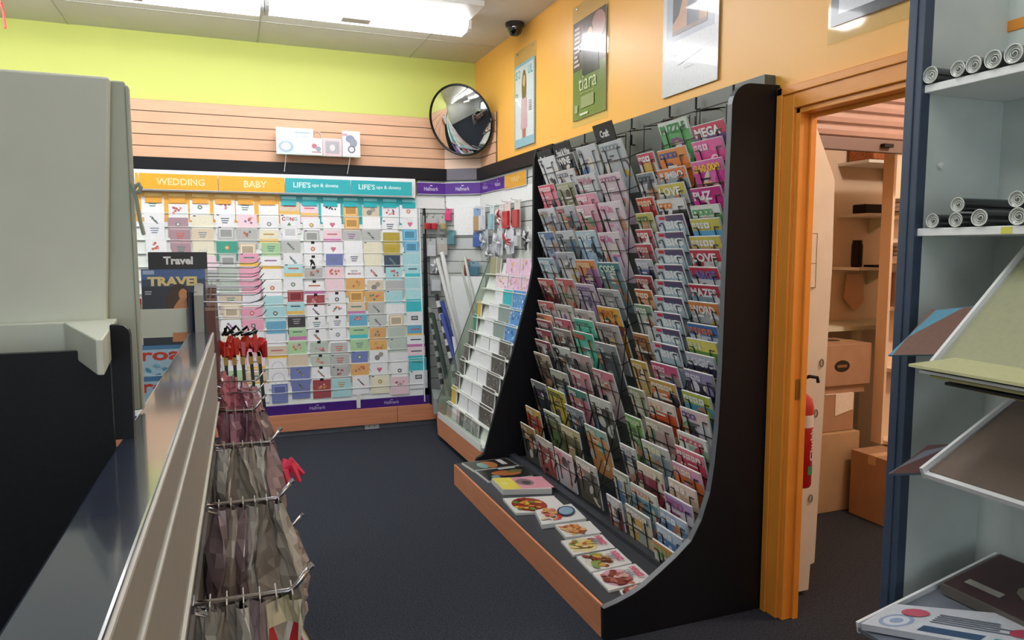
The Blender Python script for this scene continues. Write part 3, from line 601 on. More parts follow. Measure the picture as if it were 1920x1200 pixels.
# ------------------------------------------------------------------ magazine rack
rk = thing('magazine_rack', (1.6, 3.2, 0), 'tall black magazine rack with curved side panel and wire pockets', 'magazine rack')
def arc(c, r, a0, a1, n): return [(c[0]+r*math.cos(math.radians(a0+(a1-a0)*i/n)), c[1]+r*math.sin(math.radians(a0+(a1-a0)*i/n))) for i in range(n+1)]
near = [(1.975, 0.0), (1.25, 0.0), (1.245, .13), (1.30, .142), (1.365, .163), (1.42, .188), (1.481, .228), (1.555, .278), (1.624, .334), (1.668, .41), (1.705, .516), (1.722, .63), (1.735, .768), (1.744, 1.0), (1.748, 1.3), (1.752, 1.6), (1.757, 1.95)] + arc((1.847, 1.985), .09, 175, 95, 8) + [(1.975, 2.078)]
mb = MB(); mb.prism(near, 1, 2.275, 2.305); mb.build('side_panel', BLK, rk, bevel=.003)
edge = mat('panel_edge_band', '5c6068', .35)
mb = MB(); pts = near[2:-1]
for a, b in zip(pts[:-1], pts[1:]):
    mb.face([(a[0]-.0015, 2.276, a[1]), (b[0]-.0015, 2.276, b[1]), (b[0]-.0015, 2.304, b[1]), (a[0]-.0015, 2.304, a[1])])
mb.build('edge_band', edge, rk)
mb = MB(); mb.prism([(1.975, 0), (1.36, 0), (1.40, .15), (1.451, .174), (1.534, .476), (1.643, .811), (1.751, 1.198), (1.78, 1.349), (1.785, 2.02), (1.80, 2.075), (1.975, 2.075)], 1, 4.235, 4.262); mb.build('side_panel', BLK, rk, bevel=.003)
mb = MB(); mb.box((1.925, 2.305, .13), (1.975, 4.235, 2.12)); mb.build('back_board', mat('rack_back', '5c625c', .45, noise=.1, nscale=5), rk)
mb = MB(); mb.box((1.925, 2.305, .14), (1.945, 4.235, 1.6)); 
shelfm = mat('rack_shelf', '33353c', .5, noise=.15, nscale=60)
mb = MB(); mb.prism([(1.262, .0), (1.262, .118), (1.262, .132), (1.925, .132), (1.925, 0)], 1, 2.305, 4.235); mb.build('base_shelf', shelfm, rk)
mb = MB(); mb.box((1.25, 2.306, 0.0), (1.262, 4.236, .128)); mb.build('kick_board', COP, rk, bevel=.002)
mb = MB(); mb.box((1.62, 2.306, .132), (1.66, 4.235, .155)); mb.build('shelf_step', shelfm, rk)

def rx(z):
    T = [(.2, 1.60), (.25, 1.615), (.32, 1.632), (.39, 1.648), (.45, 1.67), (.52, 1.69), (.64, 1.715), (.8, 1.735), (1.0, 1.752), (1.15, 1.762), (3, 1.762)]
    for (a, xa), (b, xb) in zip(T[:-1], T[1:]):
        if z <= b: return xa+(xb-xa)*max(0, (z-a))/(b-a)
    return 1.762
def lean(z): return .40 if z > 1.2 else (.34 if z > .8 else (.28 if z > .5 else .2))
# columns: left edge y, width, list of (z, background, band, ink, word, look)
MG = [
 (4.125, .235, 'first column of the far bay', '''2.0 dfe2e6 dfe2e6 303038 T|1.84 f0889c e84870 fff0f0 |1.70 9aa4b4 d8dce8 b0a080 NEW|1.56 a8b4c8 5878a8 f0f0f0 US|1.405 b4ccd8 90b8d0 f4f4f4 |1.28 6a3c38 c83c34 f0d8d0 |1.144 b0a8a8 c0382c f0e0e0 HOT|1.065 c8b8a8 d87c4c 503030 |1.03 707878 a04c58 d8d8d8 |.972 6c6c70 a0505c e0e0e0 |.905 585860 984854 e0e0e0 |.825 887868 c8b8a0 403830 |.654 3c4044 888c90 e8e8e8 H|.491 c85438 d8b060 f0e8d8 |.388 4c5048 b89060 e0d8c8 '''),
 (3.865, .235, 'second column of the far bay', '''1.985 202022 202022 f0f0ee WINE|1.90 d8d8dc d8d8dc 808088 |1.83 8c8c70 a8a888 d0d0b8 |1.70 98a0ac c0c4cc c83838 |1.56 788088 d0d4d8 303840 |1.44 c8ccd4 b4b8c4 98a0ac |1.29 b8a898 c84c40 e8e0d0 |1.14 d8d4cc c8c4bc a89890 |1.06 9c9088 c85468 e8e0d8 |1.0 50504c 888880 c8c8c0 |.90 6c6c68 d8dcd8 282828 ID|.76 4c4c44 b8bcb0 d8d8c8 |.65 d0c040 d8cc58 506058 |.52 688050 d8e0d0 203020 |.37 9c5048 c8c4b8 e8e0d8 '''),
 (3.605, .235, 'third column of the far bay', '''2.0 c8ccd0 c8ccd0 8c9098 n|1.85 d0d4d8 d0d4d8 c88898 Wish|1.75 e07c9c e8a0b8 fff0f0 |1.69 d88ca0 e8b4c4 ffffff |1.555 a4c4dc b8d4e4 e8f0f4 LIVE|1.40 985c90 e08c50 f4d8a0 |1.27 a898b8 c8b0c8 584878 |1.13 c0bcb4 d0ccc4 98908c |1.08 58c4a8 60d0b4 408878 |1.01 60c8ac 48b89c e84838 |.89 8c8480 c8a8a8 e0d8d8 |.80 b88890 e0949c f8e8e8 |.70 c08090 489080 e8d8d8 |.60 384858 8c98a0 c8d0d4 DON|.49 60603c c0b888 e8e4c0 |.365 c8c0c8 e0c0cc d06878 '''),
 (3.345, .235, 'fourth column of the far bay', '''1.985 b8c0c4 c4ccd0 8c9498 |1.83 dcc8d4 e4d4dc b08098 |1.69 dccad6 e8dce4 e888b0 OUa|1.54 d8c8d4 e4d8e0 e070a8 OUa|1.39 7c98a0 388088 e0f0d8 CODE|1.255 a8acb0 c0c4c4 707478 |1.165 e0a838 e8b848 c86830 HEAT|1.08 b0a8a8 c0b8b4 807878 |.98 5c6064 989ca0 c8ccd0 Es|.84 c8b8b8 e08898 f0e8e8 |.70 585c50 d8dcd4 e8ece4 XTR|.55 d89c60 88c0b8 f0d8b8 |.38 5c5848 c8c8bc ecece0 '''),
 (2.97, .145, 'narrow first column of the near bay', '''1.89 d8ccd0 d05060 f8f0f0 |1.80 c8ccd0 808890 404850 |1.69 c04038 d85040 f4d8b0 |1.62 d0d4b0 c8c458 587050 |1.546 b87078 d05058 f4ece8 |1.48 98686c c84c50 e8dcd0 |1.41 5868a0 c8ccd8 e8ecf4 |1.335 803c48 b04850 e0c8c0 |1.27 e0b088 d87c3c fff0d8 |1.20 c8ccc0 7ca080 e8ece8 |1.065 a87848 c89058 704840 |.94 d4b878 d8b050 f0e4c0 |.81 c0c4ac a8b08c e8e8d8 |.68 60a858 78b870 c8e0b8 |.54 505868 d8d8dc a8b4c0 |.42 b8bcb4 a8b09c d8dcd4 |.30 8c3c44 c8c4c8 e8e4e4 '''),
 (2.795, .215, 'second column of the near bay', '''2.0 68b870 e8f0e8 389848 PUZZLE|1.883 e88438 f09c50 4858a0 |1.80 9ca8ac e88448 e8ecec JUMBO|1.735 b0b4b0 d8c850 f4f4f4 LOVE|1.67 404040 e8e8e8 f08c30 |1.603 b4ccd8 b83850 f4f8fa BIG|1.53 b4ccd8 b83850 f4f8fa BIG|1.457 b4ccd8 b83850 f4f8fa BIG|1.39 b4ccd8 b83850 f4f8fa BIG|1.32 b4ccd8 b83850 f4f8fa BIG|1.25 b4ccd8 b83850 f4f8fa BIG|1.18 b4ccd8 b83850 f4f8fa BIG|1.112 b4ccd8 b83850 f4f8fa BIG|1.043 b0c8d4 b83850 f4f8fa BIG|.955 a89898 d85c88 f0d8e0 |.88 e07048 e0b048 f4f0e8 |.79 d85830 e8dcd0 f4c8a0 |.70 b89c98 c8bcb4 f0e8e0 |.60 a0b0b8 c8d0d4 e8f0b8 |.50 9c4050 e0d8b8 f0e0d8 |.405 70a0b0 d8dcd0 d89888 |.31 d8c8a8 a8b4b0 f8e8d8 '''),
 (2.54, .205, 'last column by the curved panel', '''1.95 785088 d85068 f4f4f4 MEGA|1.886 e84c9c f070b0 f8d8e8 |1.807 d8309c e870b8 ffd040 $60,000|1.70 d8309c c82888 f8e8f4 PUZ|1.63 389850 e8ece8 60b870 |1.577 68b4e0 d8d060 f0f4f8 |1.507 d8a0b8 d8d060 f8f0f4 |1.454 d0d4d8 d04858 f4f4f4 LOVE|1.384 d8dce0 c83c50 6878b8 LARGE|1.313 8ca8b8 c83c50 e8ecf4 MAZES|1.243 b0b8c0 e89048 f4f4f8 WORD|1.153 c8d4e4 4878b8 d87858 |1.09 68a050 e8e070 d8e8c8 |1.03 303450 c8ccdc e8e8f4 LOGIC|.96 303048 a098c0 e8e4f4 |.87 58a0b8 c0cc48 e8f4f8 |.80 d8d8e0 e8d0d0 685898 |.70 a8c4b0 e8f0e8 d86078 |.637 d84c68 f08098 f8e8ec |.57 f08040 e8a8d0 f8e0c0 |.50 d8b8a0 e8d4c8 fff4ec |.44 e8e4ec a888c8 a84888 WHO|.375 7498c8 a8c4e0 e0ecf4 |.31 6898d0 b8d0e8 e8f0f8 |.245 f0ece4 e89c50 a8cc88 '''),
]
hexname = [('white', 'e8e8e8'), ('black', '202024'), ('red', 'c03838'), ('pink', 'e07098'), ('magenta', 'd03098'), ('orange', 'e88838'), ('yellow', 'e0c850'), ('green', '58a050'), ('teal', '50b8a8'), ('blue', '6090d0'), ('pale blue', 'b4ccd8'), ('grey', '909498'), ('beige', 'c8b8a0'), ('brown', '6c5040'), ('purple', '8060a0'), ('olive', '808050'), ('dark grey', '505458'), ('rose', 'd8a0a8'), ('lilac', 'b8a8c8')]
def cname(h):
    c = [int(h[i:i+2], 16) for i in (0, 2, 4)]
    return min(hexname, key=lambda q: sum((int(q[1][i*2:i*2+2], 16)-c[i])**2 for i in range(3)))[0]
def magazine(y, wd, z, bgc, band, ink, word, seed, hgt=.27, th=.007):
    rnd = random.Random(seed); mb = MB(); a = lean(z); x = rx(z)
    V = Vector((a, 0, -1)).normalized(); N = Vector((-1, 0, -a)).normalized(); O = Vector((x, y, z)); hgt = min(hgt, z-.14-.01)
    w2 = wd*rnd.uniform(.93, 1.0)
    mb.obox(O, (0, -w2, 0), -N*th, V*hgt, 'ecebe6')
    A = Art(mb, O, (0,-1,0), V, N); A.rect(.0, .0025, w2, hgt, bgc)
    A.rect(.002, .003, w2-.002, .05, band)
    # picture: overlapping shapes under the masthead
    pal = [bgc, band, ink, 'c89070', '303438', 'e0d8cc', rnd.choice(['c84c50', '5078a8', 'd8b050', '609868', '8c5890'])]
    for q in range(7):
        A.disc(rnd.uniform(.02, w2-.02), rnd.uniform(.06, min(hgt-.02, .2)), rnd.uniform(.012, .045), rnd.uniform(.012, .035), rnd.choice(pal), 10, rnd.uniform(0, 3))
    for q in range(3):
        u = rnd.uniform(.008, w2*.5); v = rnd.uniform(.055, .12); A.rect(u, v, u+rnd.uniform(.03, .08), v+.008, rnd.choice([ink, 'f0f0ee', '2c2c30']))
    if word in ('BIG',):
        A.rect(.002, .003, w2-.002, .028, '5c5878'); A.rect(.002, .003, .075, .028, 'c8ccd8'); A.rect(.025, .006, .07, .02, 'd83040'); A.rect(.03, .028, w2-.002, .09, bgc); A.rect(.006, .028, .03, .2, 'd8e4ec'); A.rect(.008, .04, .024, .05, '485060'); A.text(word, w2*.30, .062, .036, ink, width=w2*.62, bold=.04); A.rect(.0, .003, .004, hgt, 'e8e8f0')
    elif word: A.text(word, .012, .052, .038 if len(word) > 2 else .042, ink, width=min(w2-.03, .04*len(word)), bold=.04)
    else:
        u = .012
        for q in range(rnd.randint(3, 5)):
            l = rnd.uniform(.018, .035)
            if u+l > w2-.01: break
            A.rect(u, .015, u+l, .04, ink); A.disc(u+l/2, .0275, l*.22, .006, band, 8); u += l+.006
    return mb.build('magazine', PRG)
for ci, (y0, wd, place, s) in enumerate(MG):
    wires = MB(); rows = [r.split() for r in s.split('|')]; rows = [r + [''] if len(r) == 4 else r for r in rows]
    for ri, (z, bgc, band, ink, word) in enumerate(rows):
        z = float(z); o = magazine(y0, wd, z, bgc, band, ink, word, ci*100+ri)
        a, b = cname(bgc).replace('pale ', '').replace('dark ', ''), cname(band).replace('pale ', '').replace('dark ', '')
        cc = a if a == b else f'{a} and {b}'
        lb = f'{cc} magazine, {ORD[ri+1]} down in the {place}' if not word or not word.isalpha() or len(word) < 3 else f'{a} magazine lettered {word}, {ORD[ri+1]} down in the {place}'
        tag(o, lb, 'magazine', 'magazines in the wire rack')
        # wire pocket in front of it
        la = lean(z); x = rx(z); V = Vector((la, 0, -1)).normalized(); N = Vector((-1, 0, -la)).normalized()
        nz = float(rows[ri+1][0]) if ri+1 < len(rows) else z-.14
        L = max(.05, min(.15, (z-nz))); O = Vector((x, 0, z))
        def W_(yy, d, off=.004): q = O+V*d+N*off; return (q.x, yy, q.z)
        d0 = .035
        ya, yb = y0-wd*.22, y0-wd*.74
        for yy, e in ((ya, .35), (yb, -.35)):
            wires.tube([W_(yy-.012*(1 if e > 0 else -1)*-1, d0), W_(yy, d0+.004), W_(yy, d0+.015), W_(yy, d0+L)], .0024, 4)
        wires.tube([W_(ya+.03, d0+.001), W_(ya, d0)], .0024, 4); wires.tube([W_(yb-.03, d0+.001), W_(yb, d0)], .0024, 4)
        wires.tube([W_(y0+.004, d0+.06), W_(y0-wd-.004, d0+.06)], .0024, 4)
        for yy in (y0+.006, y0-wd-.006):
            p = W_(yy, d0+.06); wires.tube([p, (min(1.92, p[0]+.09), yy, p[2]+.035), (1.93, yy, p[2]+.05)], .0024, 4)
    zs = [float(r[0]) for r in rows]
    for yy in (y0+.008, y0-wd-.008, y0-wd*.48):
        zz = [2.03-i*.1 for i in range(19) if 2.03-i*.1 > .2]
        wires.tube([(rx(q)+.045+(.05 if yy == y0-wd*.48 else 0), yy, q) for q in zz], .0024, 4)
    wires.tube([(1.93, y0, 2.04), (1.80, y0, 2.02), (1.80, y0-wd, 2.02), (1.93, y0-wd, 2.04)], .0026, 5)
    for zt in (1.98, 2.06): wires.tube([(1.92, y0-wd*.4, zt), (1.90, y0-wd*.4, zt), (1.90, y0-wd*.4, zt+.05)], .005, 5)
    wires.build('wire_pocket_column', WIRE, rk)
# black topic signs on top
for (y, z, word, lb, wd) in ((4.13, 2.045, 'Business', 'small black topic sign, farthest on the magazine rack top', .2), (3.90, 2.055, 'Food & Wine', 'black topic sign reading Food and Wine on the rack top', .22), (3.40, 2.085, 'Craft', 'black topic sign reading Craft on the rack top', .2)):
    mb = MB(); V = Vector((.35, 0, -1)).normalized(); N = Vector((-1, 0, -.35)).normalized(); O = Vector((1.755, y, z)); mb.obox(O, (0, -wd, 0), -N*.004, V*.10, '1a1a1c')
    A = Art(mb, O, (0,-1,0), V, N); A.rect(0, 0, wd, .1, '1c1c1e'); A.text(word, wd/2, .07, .036, 'e8e8e8', center=True, width=wd*.75 if len(word) > 5 else wd*.45, bold=.03)
    tag(mb.build('topic_sign', PR), lb, 'sign', 'topic signs on the magazine rack')

# magazines lying on the base shelf
def flat(pts, th, z, style, label, seed):
    # pts: far-left(front), far-right(back), near-right(back), near-left(front) in x,y
    rnd = random.Random(seed); mb = MB(); P = [Vector((p[0], p[1], z)) for p in pts]; T = [p+Vector((0,0,th)) for p in P]
    mb.mesh(P+T, [(0,1,2,3), (7,6,5,4), (0,4,5,1), (1,5,6,2), (2,6,7,3), (3,7,4,0)], 'e4e4e0')
    O = T[3]; U = T[2]-T[3]; V = T[0]-T[3]; lu, lv = U.length, V.length
    # art: u from front to back edge, v from near to far; seen from the aisle side
    O2 = T[0]; A = Art(mb, O2, T[1]-T[0], T[3]-T[0], (0,0,1)); lu = (T[1]-T[0]).length; lv = (T[3]-T[0]).length
    def B(c): A.rect(.003, .003, lu-.003, lv-.003, c)
    if style == 'roast': B('302c28'); A.disc(lu*.45, lv*.55, .05, .07, 'b87848'); A.disc(lu*.3, lv*.6, .03, .06, '80a8a8'); A.rect(lu*.72, .02, lu*.84, lv*.7, 'd8d8d8')
    elif style == 'bread': B('28282a'); A.disc(lu*.5, lv*.5, .09, .05, 'b06c3c', 14, .2); A.disc(lu*.7, lv*.4, .05, .03, '6c6c40'); A.rect(lu*.15, lv*.6, lu*.3, lv*.85, '80a0a0'); A.rect(lu*.45, .01, lu*.8, .03, 'd8d8d8')
    elif style == 'pinky': B('e8a0b0'); A.rect(.003, .003, lu*.36, lv-.003, 'f0e060'); A.disc(lu*.55, lv*.45, .05, .06, '8c7880'); A.disc(lu*.57, lv*.5, .025, .03, '50484c'); A.rect(lu*.08, lv*.4, lu*.2, lv*.6, 'f4f0a0')
    else:
        B('e8e6e2'); pl_ = {'bowl': ['d88038', '8c2820', 'e8c858', '68903c'], 'salad': ['c84838', 'e0a050', 'd88878', 'e8d0b0'], 'tray': ['c86838', 'd89050', 'a04c28', 'e8b878'], 'eggs': ['e8c868', 'b85c30', 'e0d0a0', '8c9c50'], 'meat': ['8c3c28', 'd8a850', '88a050', '602c20'], 'ribs': ['8c3828', 'b86858', '602020', 'd8a8a0']}[style]
        A.disc(lu*.38, lv*.5, lu*.32, lv*.46, {'bowl': 'a03828', 'salad': 'e0dcd8', 'tray': 'e8dcc8', 'eggs': 'e4d49c', 'meat': 'dcd8c8', 'ribs': 'd8a8b8'}[style], 20)
        for q in range(34): A.disc(lu*.38+max(-lu*.26, min(lu*.26, rnd.gauss(0, lu*.12))), lv*.5+max(-lv*.36, min(lv*.36, rnd.gauss(0, lv*.18))), rnd.uniform(.010, .024), rnd.uniform(.008, .018), rnd.choice(pl_), 8, rnd.uniform(0, 3))
        if style == 'salad': A.disc(lu*.74, lv*.5, .05, .065, '283c68'); A.disc(lu*.74, lv*.5, .04, .052, '90b0c8')
        if style in ('eggs', 'meat', 'ribs'):   # masthead reads from the near end
            A2 = Art(mb, T[2]-Vector((0,0,0)), T[1]-T[2], T[3]-T[2], (0,0,1)); A2.k = A.k+2
            A2.text('taste', .03, .052, .036, 'e84878', width=lv*.6)
            A.bars(lu*.6, lv*.3, .04, 4, .008, '9098a0', rnd)
    tag(mb.build('magazine', PRG), label, 'magazine', 'magazines lying on the rack base shelf')
zb = .133
flat([(1.29, 4.20), (1.58, 4.20), (1.60, 4.02), (1.31, 4.02)], .012, zb, 'roast', 'dark cookery magazine at the far end of the rack base shelf', 1)
flat([(1.315, 4.01), (1.62, 4.01), (1.60, 3.80), (1.325, 3.80)], .012, zb, 'bread', 'black bread cover magazine lying second from the far end', 2)
flat([(1.34, 3.79), (1.62, 3.72), (1.585, 3.50), (1.33, 3.58)], .030, zb, 'pinky', 'thick pink and yellow magazine stack on the base shelf', 3)
flat([(1.30, 3.50), (1.57, 3.44), (1.53, 3.22), (1.285, 3.27)], .012, zb, 'bowl', 'magazine with red bowl dish right after the pink and yellow one', 4)
flat([(1.38, 3.25), (1.59, 3.27), (1.57, 3.06), (1.335, 3.06)], .022, zb, 'salad', 'magazine with dark blue dish in the middle of the base shelf', 5)
flat([(1.40, 3.055), (1.58, 3.04), (1.555, 2.89), (1.385, 2.90)], .014, zb, 'tray', 'small magazine with orange roast tray cover', 6)
flat([(1.35, 2.88), (1.56, 2.88), (1.54, 2.735), (1.335, 2.72)], .010, zb, 'eggs', 'cookery magazine with yellow dish, third from the near end', 7)
flat([(1.34, 2.70), (1.545, 2.715), (1.53, 2.56), (1.33, 2.545)], .010, zb, 'meat', 'cookery magazine with sliced meat plate near the curved panel', 8)
flat([(1.33, 2.535), (1.54, 2.55), (1.53, 2.395), (1.32, 2.375)], .010, zb, 'ribs', 'cookery magazine with dark red ribs, large plate near the curved panel', 9)
flat([(1.36, 2.365), (1.52, 2.37), (1.50, 2.31), (1.35, 2.31)], .008, zb, 'ribs', 'sliver of a magazine tucked against the curved side panel', 10)

# ------------------------------------------------------------------ store room contents
mb = MB(); mb.prism([(2.095, .02), (2.235, .02), (2.24, .13), (2.262, .135), (2.292, 1.40), (2.286, 1.735), (2.14, 2.02), (2.095, 2.10)], 1, 2.30, 2.325)
o = mb.build('partition_board', mat('board_white', 'dcdad2', .6, noise=.06, nscale=8)); tag(o, 'tall off-white board with cut corner just inside the doorway', 'board')
for i, (x, z) in enumerate(((2.255, .99), (2.235, .78), (2.225, .42), (2.20, 1.16), (2.215, 1.1))):
    if i < 3:
        mb = MB(); mb.tube([(x+.009*math.cos(a), 2.297, z+.016*math.sin(a)) for a in [2*math.pi*q/14 for q in range(15)]], .0022, 5); r_ = mb.build('hole_ring', mat('hole', '7a7468', .6), o)
mb = MB(); mb.box((2.10, 2.296, 1.30), (2.205, 2.299, 1.52), 'e6e4da'); A = Art(mb, (2.10, 2.296, 1.52), (1,0,0), (0,0,-1), (0,-1,0)); A.rect(0, 0, .105, .003, '807868'); A.rect(0, .12, .105, .123, '807868'); A.rect(.102, 0, .105, .22, '807868'); A.rect(0, .217, .105, .22, '807868'); A.bars(.01, .04, .05, 2, .004, 'b0a898', random.Random(1))
tag(mb.build('notice', PR), 'pale outlined notice on the white board', 'notice')
t = thing('fire_extinguisher', (2.125, 2.235, .50), 'red fire extinguisher with white label half hidden by the door jamb', 'fire extinguisher')
mb = MB(); mb.lathe([(0, 0), (.045, 0), (.05, .01), (.05, .32), (.042, .355), (.02, .375), (.016, .385), (0, .385)], (2.10, 2.24, .51), n=28, col='b8181c'); mb.build('cylinder', PRG, t, smooth=True)
mb = MB(); 
mb.lathe([(.0505, .245), (.0508, .248), (.0508, .292), (.0505, .295)], (2.10, 2.24, .51), n=28, col='e8e4e0'); mb.build('label_band', PR, t)
A_ = MB(); 
cyc = Vector((2.10, 2.24, 0)); vs_, fs_, wd_ = glyphs('Chubb')
A_.mesh([(cyc.x+math.sin(.25+(1-y_)*.42-.1)*.0515, cyc.y-math.cos(.25+(1-y_)*.42-.1)*.0515, .62+x_/wd_*.13) for x_, y_ in vs_], fs_, 'f0e8e8'); A_.build('lettering', PR, t)
mb = MB(); mb.mesh([(cyc.x+math.sin(a)*.0512, cyc.y-math.cos(a)*.0512, z) for a in (0, .25, .5, .75) for z in (.565, .60)], [(0,2,3,1),(2,4,5,3),(4,6,7,5)], '3c9860'); mb.build('service_tag', PR, t)
mb = MB(); mb.tube([(2.10, 2.24, .89), (2.10, 2.24, .94), (2.12, 2.22, .955), (2.15, 2.21, .95), (2.155, 2.21, .93)], .007, 8); mb.build('valve_handle', BLK, t)

sm = mat('shutter_slat', 'a08278', .5, noise=.06, nscale=10)
mb = MB(); z = 1.995
while z < 2.7:
    mb.prism([(2.75, z), (2.738, z+.008), (2.735, z+.03), (2.738, z+.05), (2.752, z+.058), (2.757, z+.058), (2.757, z)], 0, 2.14, 3.35); z += .06
t = thing('roller_shutter', (2.75, 2.75, 1.93), 'pinkish brown roller shutter half lowered in the store room', 'roller shutter')
mb.build('curtain', sm, t)
mb = MB(); mb.box((2.14, 2.735, 1.932), (3.35, 2.765, 1.994)); mb.build('bottom_rail', mat('shutter_rail', '6e5c58', .45), t, bevel=.004)
mb = MB(); mb.box((3.0, 2.71, 1.955), (3.06, 2.735, 1.972)); mb.build('handle', BLK, t)
mb = MB(); mb.box((3.35, 2.73, 1.9), (3.39, 2.77, 2.75)); mb.build('guide_rail', mat('rail_pale', 'b8a498', .5), t)

kraft = mat('kraft', 'a8866c', .75, noise=.08, nscale=12); kraft2 = mat('kraft_light', 'b09676', .75, noise=.08, nscale=12)
def carton(x0, x1, y0, y1, z0, z1, m, label, extra=None):
    t = thing('carton', ((x0+x1)/2, (y0+y1)/2, z0), label, 'box')
    mb = MB(); mb.box((x0, y0, z0), (x1, y1, z1)); mb.build('carton_body', m, t, bevel=.003)
    mb = MB(); ym = (y0+y1)/2; mb.box((x0-.0008, ym-.025, z1-.05), (x0, ym+.025, z1+.001)); mb.box((x0, ym-.025, z1), (x1, ym+.025, z1+.001)); mb.build('tape', mat('tape', 'c8ac84', .3), t)
    if extra: extra(t, x0, x1, y0, y1, z0, z1)
    return t
def logos(t, x0, x1, y0, y1, z0, z1):
    mb = MB(); A = Art(mb, (x0, y0-.0005, z1), (1,0,0), (0,0,-1), (0,-1,0)); A.disc(.13, .12, .055, .033, '201814', 20); A.rect(.095, .112, .165, .128, '8c6848'); mb.build('front_mark', PR, t); mb = MB()
    A = Art(mb, (x0, y1, z1+.001), (1,0,0), (0,-1,0), (0,0,1)); A.disc(.2, .12, .06, .04, '3c281c', 20); mb.build('top_mark', PR, t)
mb = MB()
carton(2.88, 3.26, 3.02, 3.30, 0, .445, kraft2, 'largest tan carton on the store room floor, bottom of the stack')
carton(2.97, 3.24, 3.05, 3.30, .447, .655, kraft, 'carton with white paper draped over its top edge', lambda t, x0, x1, y0, y1, z0, z1: (lambda m_: (m_.box((x0+.06, y0-.003, z1+.0015), (x1-.01, y1-.05, z1+.004), 'f0e8e0'), m_.prism([(x0+.13, z1+.003), (x1-.01, z1+.003), (x1-.01, z1-.09), (x0+.13, z1-.12)], 1, y0-.004, y0-.001, 'f0e8e0'), m_.build('draped_paper', PR, t)))(MB()))
carton(3.0, 3.34, 3.04, 3.32, .705, .935, kraft, 'orange brown carton with black oval marks, top of the stack', logos)
carton(2.90, 3.12, 3.31, 3.55, .0, .80, kraft, 'carton behind the stack below the bench')
carton(3.16, 3.5, 2.70, 2.98, 0, .36, kraft, 'open topped carton in front of the store room shelves')
mb = MB(); mb.box((3.01, 3.06, .657), (3.32, 3.30, .704)); tag(mb.build('flat_carton', kraft), 'flat carton squeezed between the two upper boxes', 'box')
t = thing('work_bench', (3.6, 3.42, 0), 'cream work bench along the store room wall', 'bench')
mb = MB(); mb.box((2.95, 3.28, .975), (4.48, 3.59, 1.0)); mb.build('bench_top', CREAM, t)
for x in (3.5, 4.4):
    mb = MB(); mb.box((x, 3.30, 0), (x+.04, 3.34, .975)); mb.build('leg', CREAM, t)
def wshelf(x0, x1, z, label):
    t = thing('wall_shelf', ((x0+x1)/2, 3.5, z), label, 'shelf'); mb = MB(); mb.box((x0, 3.36, z), (x1, 3.598, z+.018)); mb.build('board', WHT, t)
    mb = MB(); mb.prism([(3.598, z-.10), (3.598, z), (3.40, z)], 0, x1-.12, x1-.10); mb.build('bracket', CREAM, t)
wshelf(3.62, 4.0, 1.66, 'middle white shelf on the store room wall with a black case')
wshelf(3.56, 4.0, 1.33, 'lower white shelf on the store room wall with a black bottle')
wshelf(3.60, 4.1, 1.98, 'top white shelf holding the wicker basket')
mb = MB(); mb.box((3.63, 3.40, 1.679), (3.84, 3.50, 1.735)); tag(mb.build('black_case', BLK, bevel=.006), 'black oblong case on the middle store room shelf', 'case')
mb = MB(); mb.lathe([(0, 0), (.03, 0), (.03, .10), (.015, .12), (0, .12)], (3.88, 3.44, 1.679), n=14, col='b0b4bc'); tag(mb.build('small_tin', PRG), 'small silver tin beside the black case', 'tin')
mb = MB(); mb.lathe([(0, 0), (.03, 0), (.033, .02), (.033, .13), (.028, .15), (.028, .165), (0, .165)], (3.60, 3.42, 1.349), n=16); tag(mb.build('black_bottle', BLK, smooth=True), 'black spray bottle on the lower store room shelf', 'bottle')
mb = MB(); mb.prism([(3.83, 1.349), (3.95, 1.349), (3.95, 1.50), (3.91, 1.48), (3.85, 1.40)], 1, 3.40, 3.43, 'c82020'); tag(mb.build('red_folder', PR), 'red curved object at the right of the lower shelf', 'folder')
mb = MB(); mb.box((3.70, 3.38, 1.349), (3.82, 3.46, 1.362)); tag(mb.build('stapler', BLK, bevel=.003), 'flat black gadget lying on the lower shelf', 'gadget')
wick = mat('wicker', 'b06838', .7, noise=.5, nscale=90, bump=1)
mb = MB(); mb.obox((3.66, 3.38, 2.0), (.36, 0, 0), (0, .2, 0), (0, 0, .15)); tag(mb.build('wicker_basket', wick, bevel=.015), 'orange wicker basket on the top store room shelf', 'basket')
t = thing('store_shelving', (3.7, 3.05, 0), 'tall peach shelving unit at the right of the store room', 'shelving')
mb = MB(); mb.box((3.365, 2.97, .37), (3.383, 3.04, 2.04)); mb.build('side_board', peach, t)
mb = MB(); mb.box((3.383, 3.03, .37), (4.1, 3.04, 2.04)); mb.build('back_board', peach, t)
for z in (.37, .78, 1.12, 1.38, 1.62, 2.02):
    mb = MB(); mb.box((3.383, 2.93, z), (4.08, 3.03, z+.02)); mb.build('shelf', peach, t)
mb = MB(); mb.box((4.08, 2.97, .37), (4.1, 3.03, 2.04)); mb.build('side_board', peach, t)
mb = MB(); mb.box((3.52, 2.99, 0), (4.09, 3.04, .37)); mb.build('base', peach, t)
for z, n, lb in ((1.401, 4, 'upper'), (1.641, 4, 'top')):
    for k in range(n):
        mb = MB(); o_ = random.Random(k+n+int(z*10)); mb.box((3.386+o_.uniform(0, .02), 2.84+o_.uniform(0, .04), z+k*.024), (3.65, 3.02, z+k*.024+.02), ['e4d4cc', 'd0c4c8', 'ecdcd0', 'b8b0b0'][k % 4])
        tag(mb.build('paper_stack', PR), f'paper bundle, {ORD[k+1]} from the bottom of the {lb} pile on the store room shelving', 'papers', 'paper bundles on the store room shelving')
mb = MB(); mb.box((3.40, 2.86, 1.141), (3.60, 3.02, 1.33)); tag(mb.build('brown_parcel', kraft), 'brown parcel on the middle of the store room shelving', 'parcel')
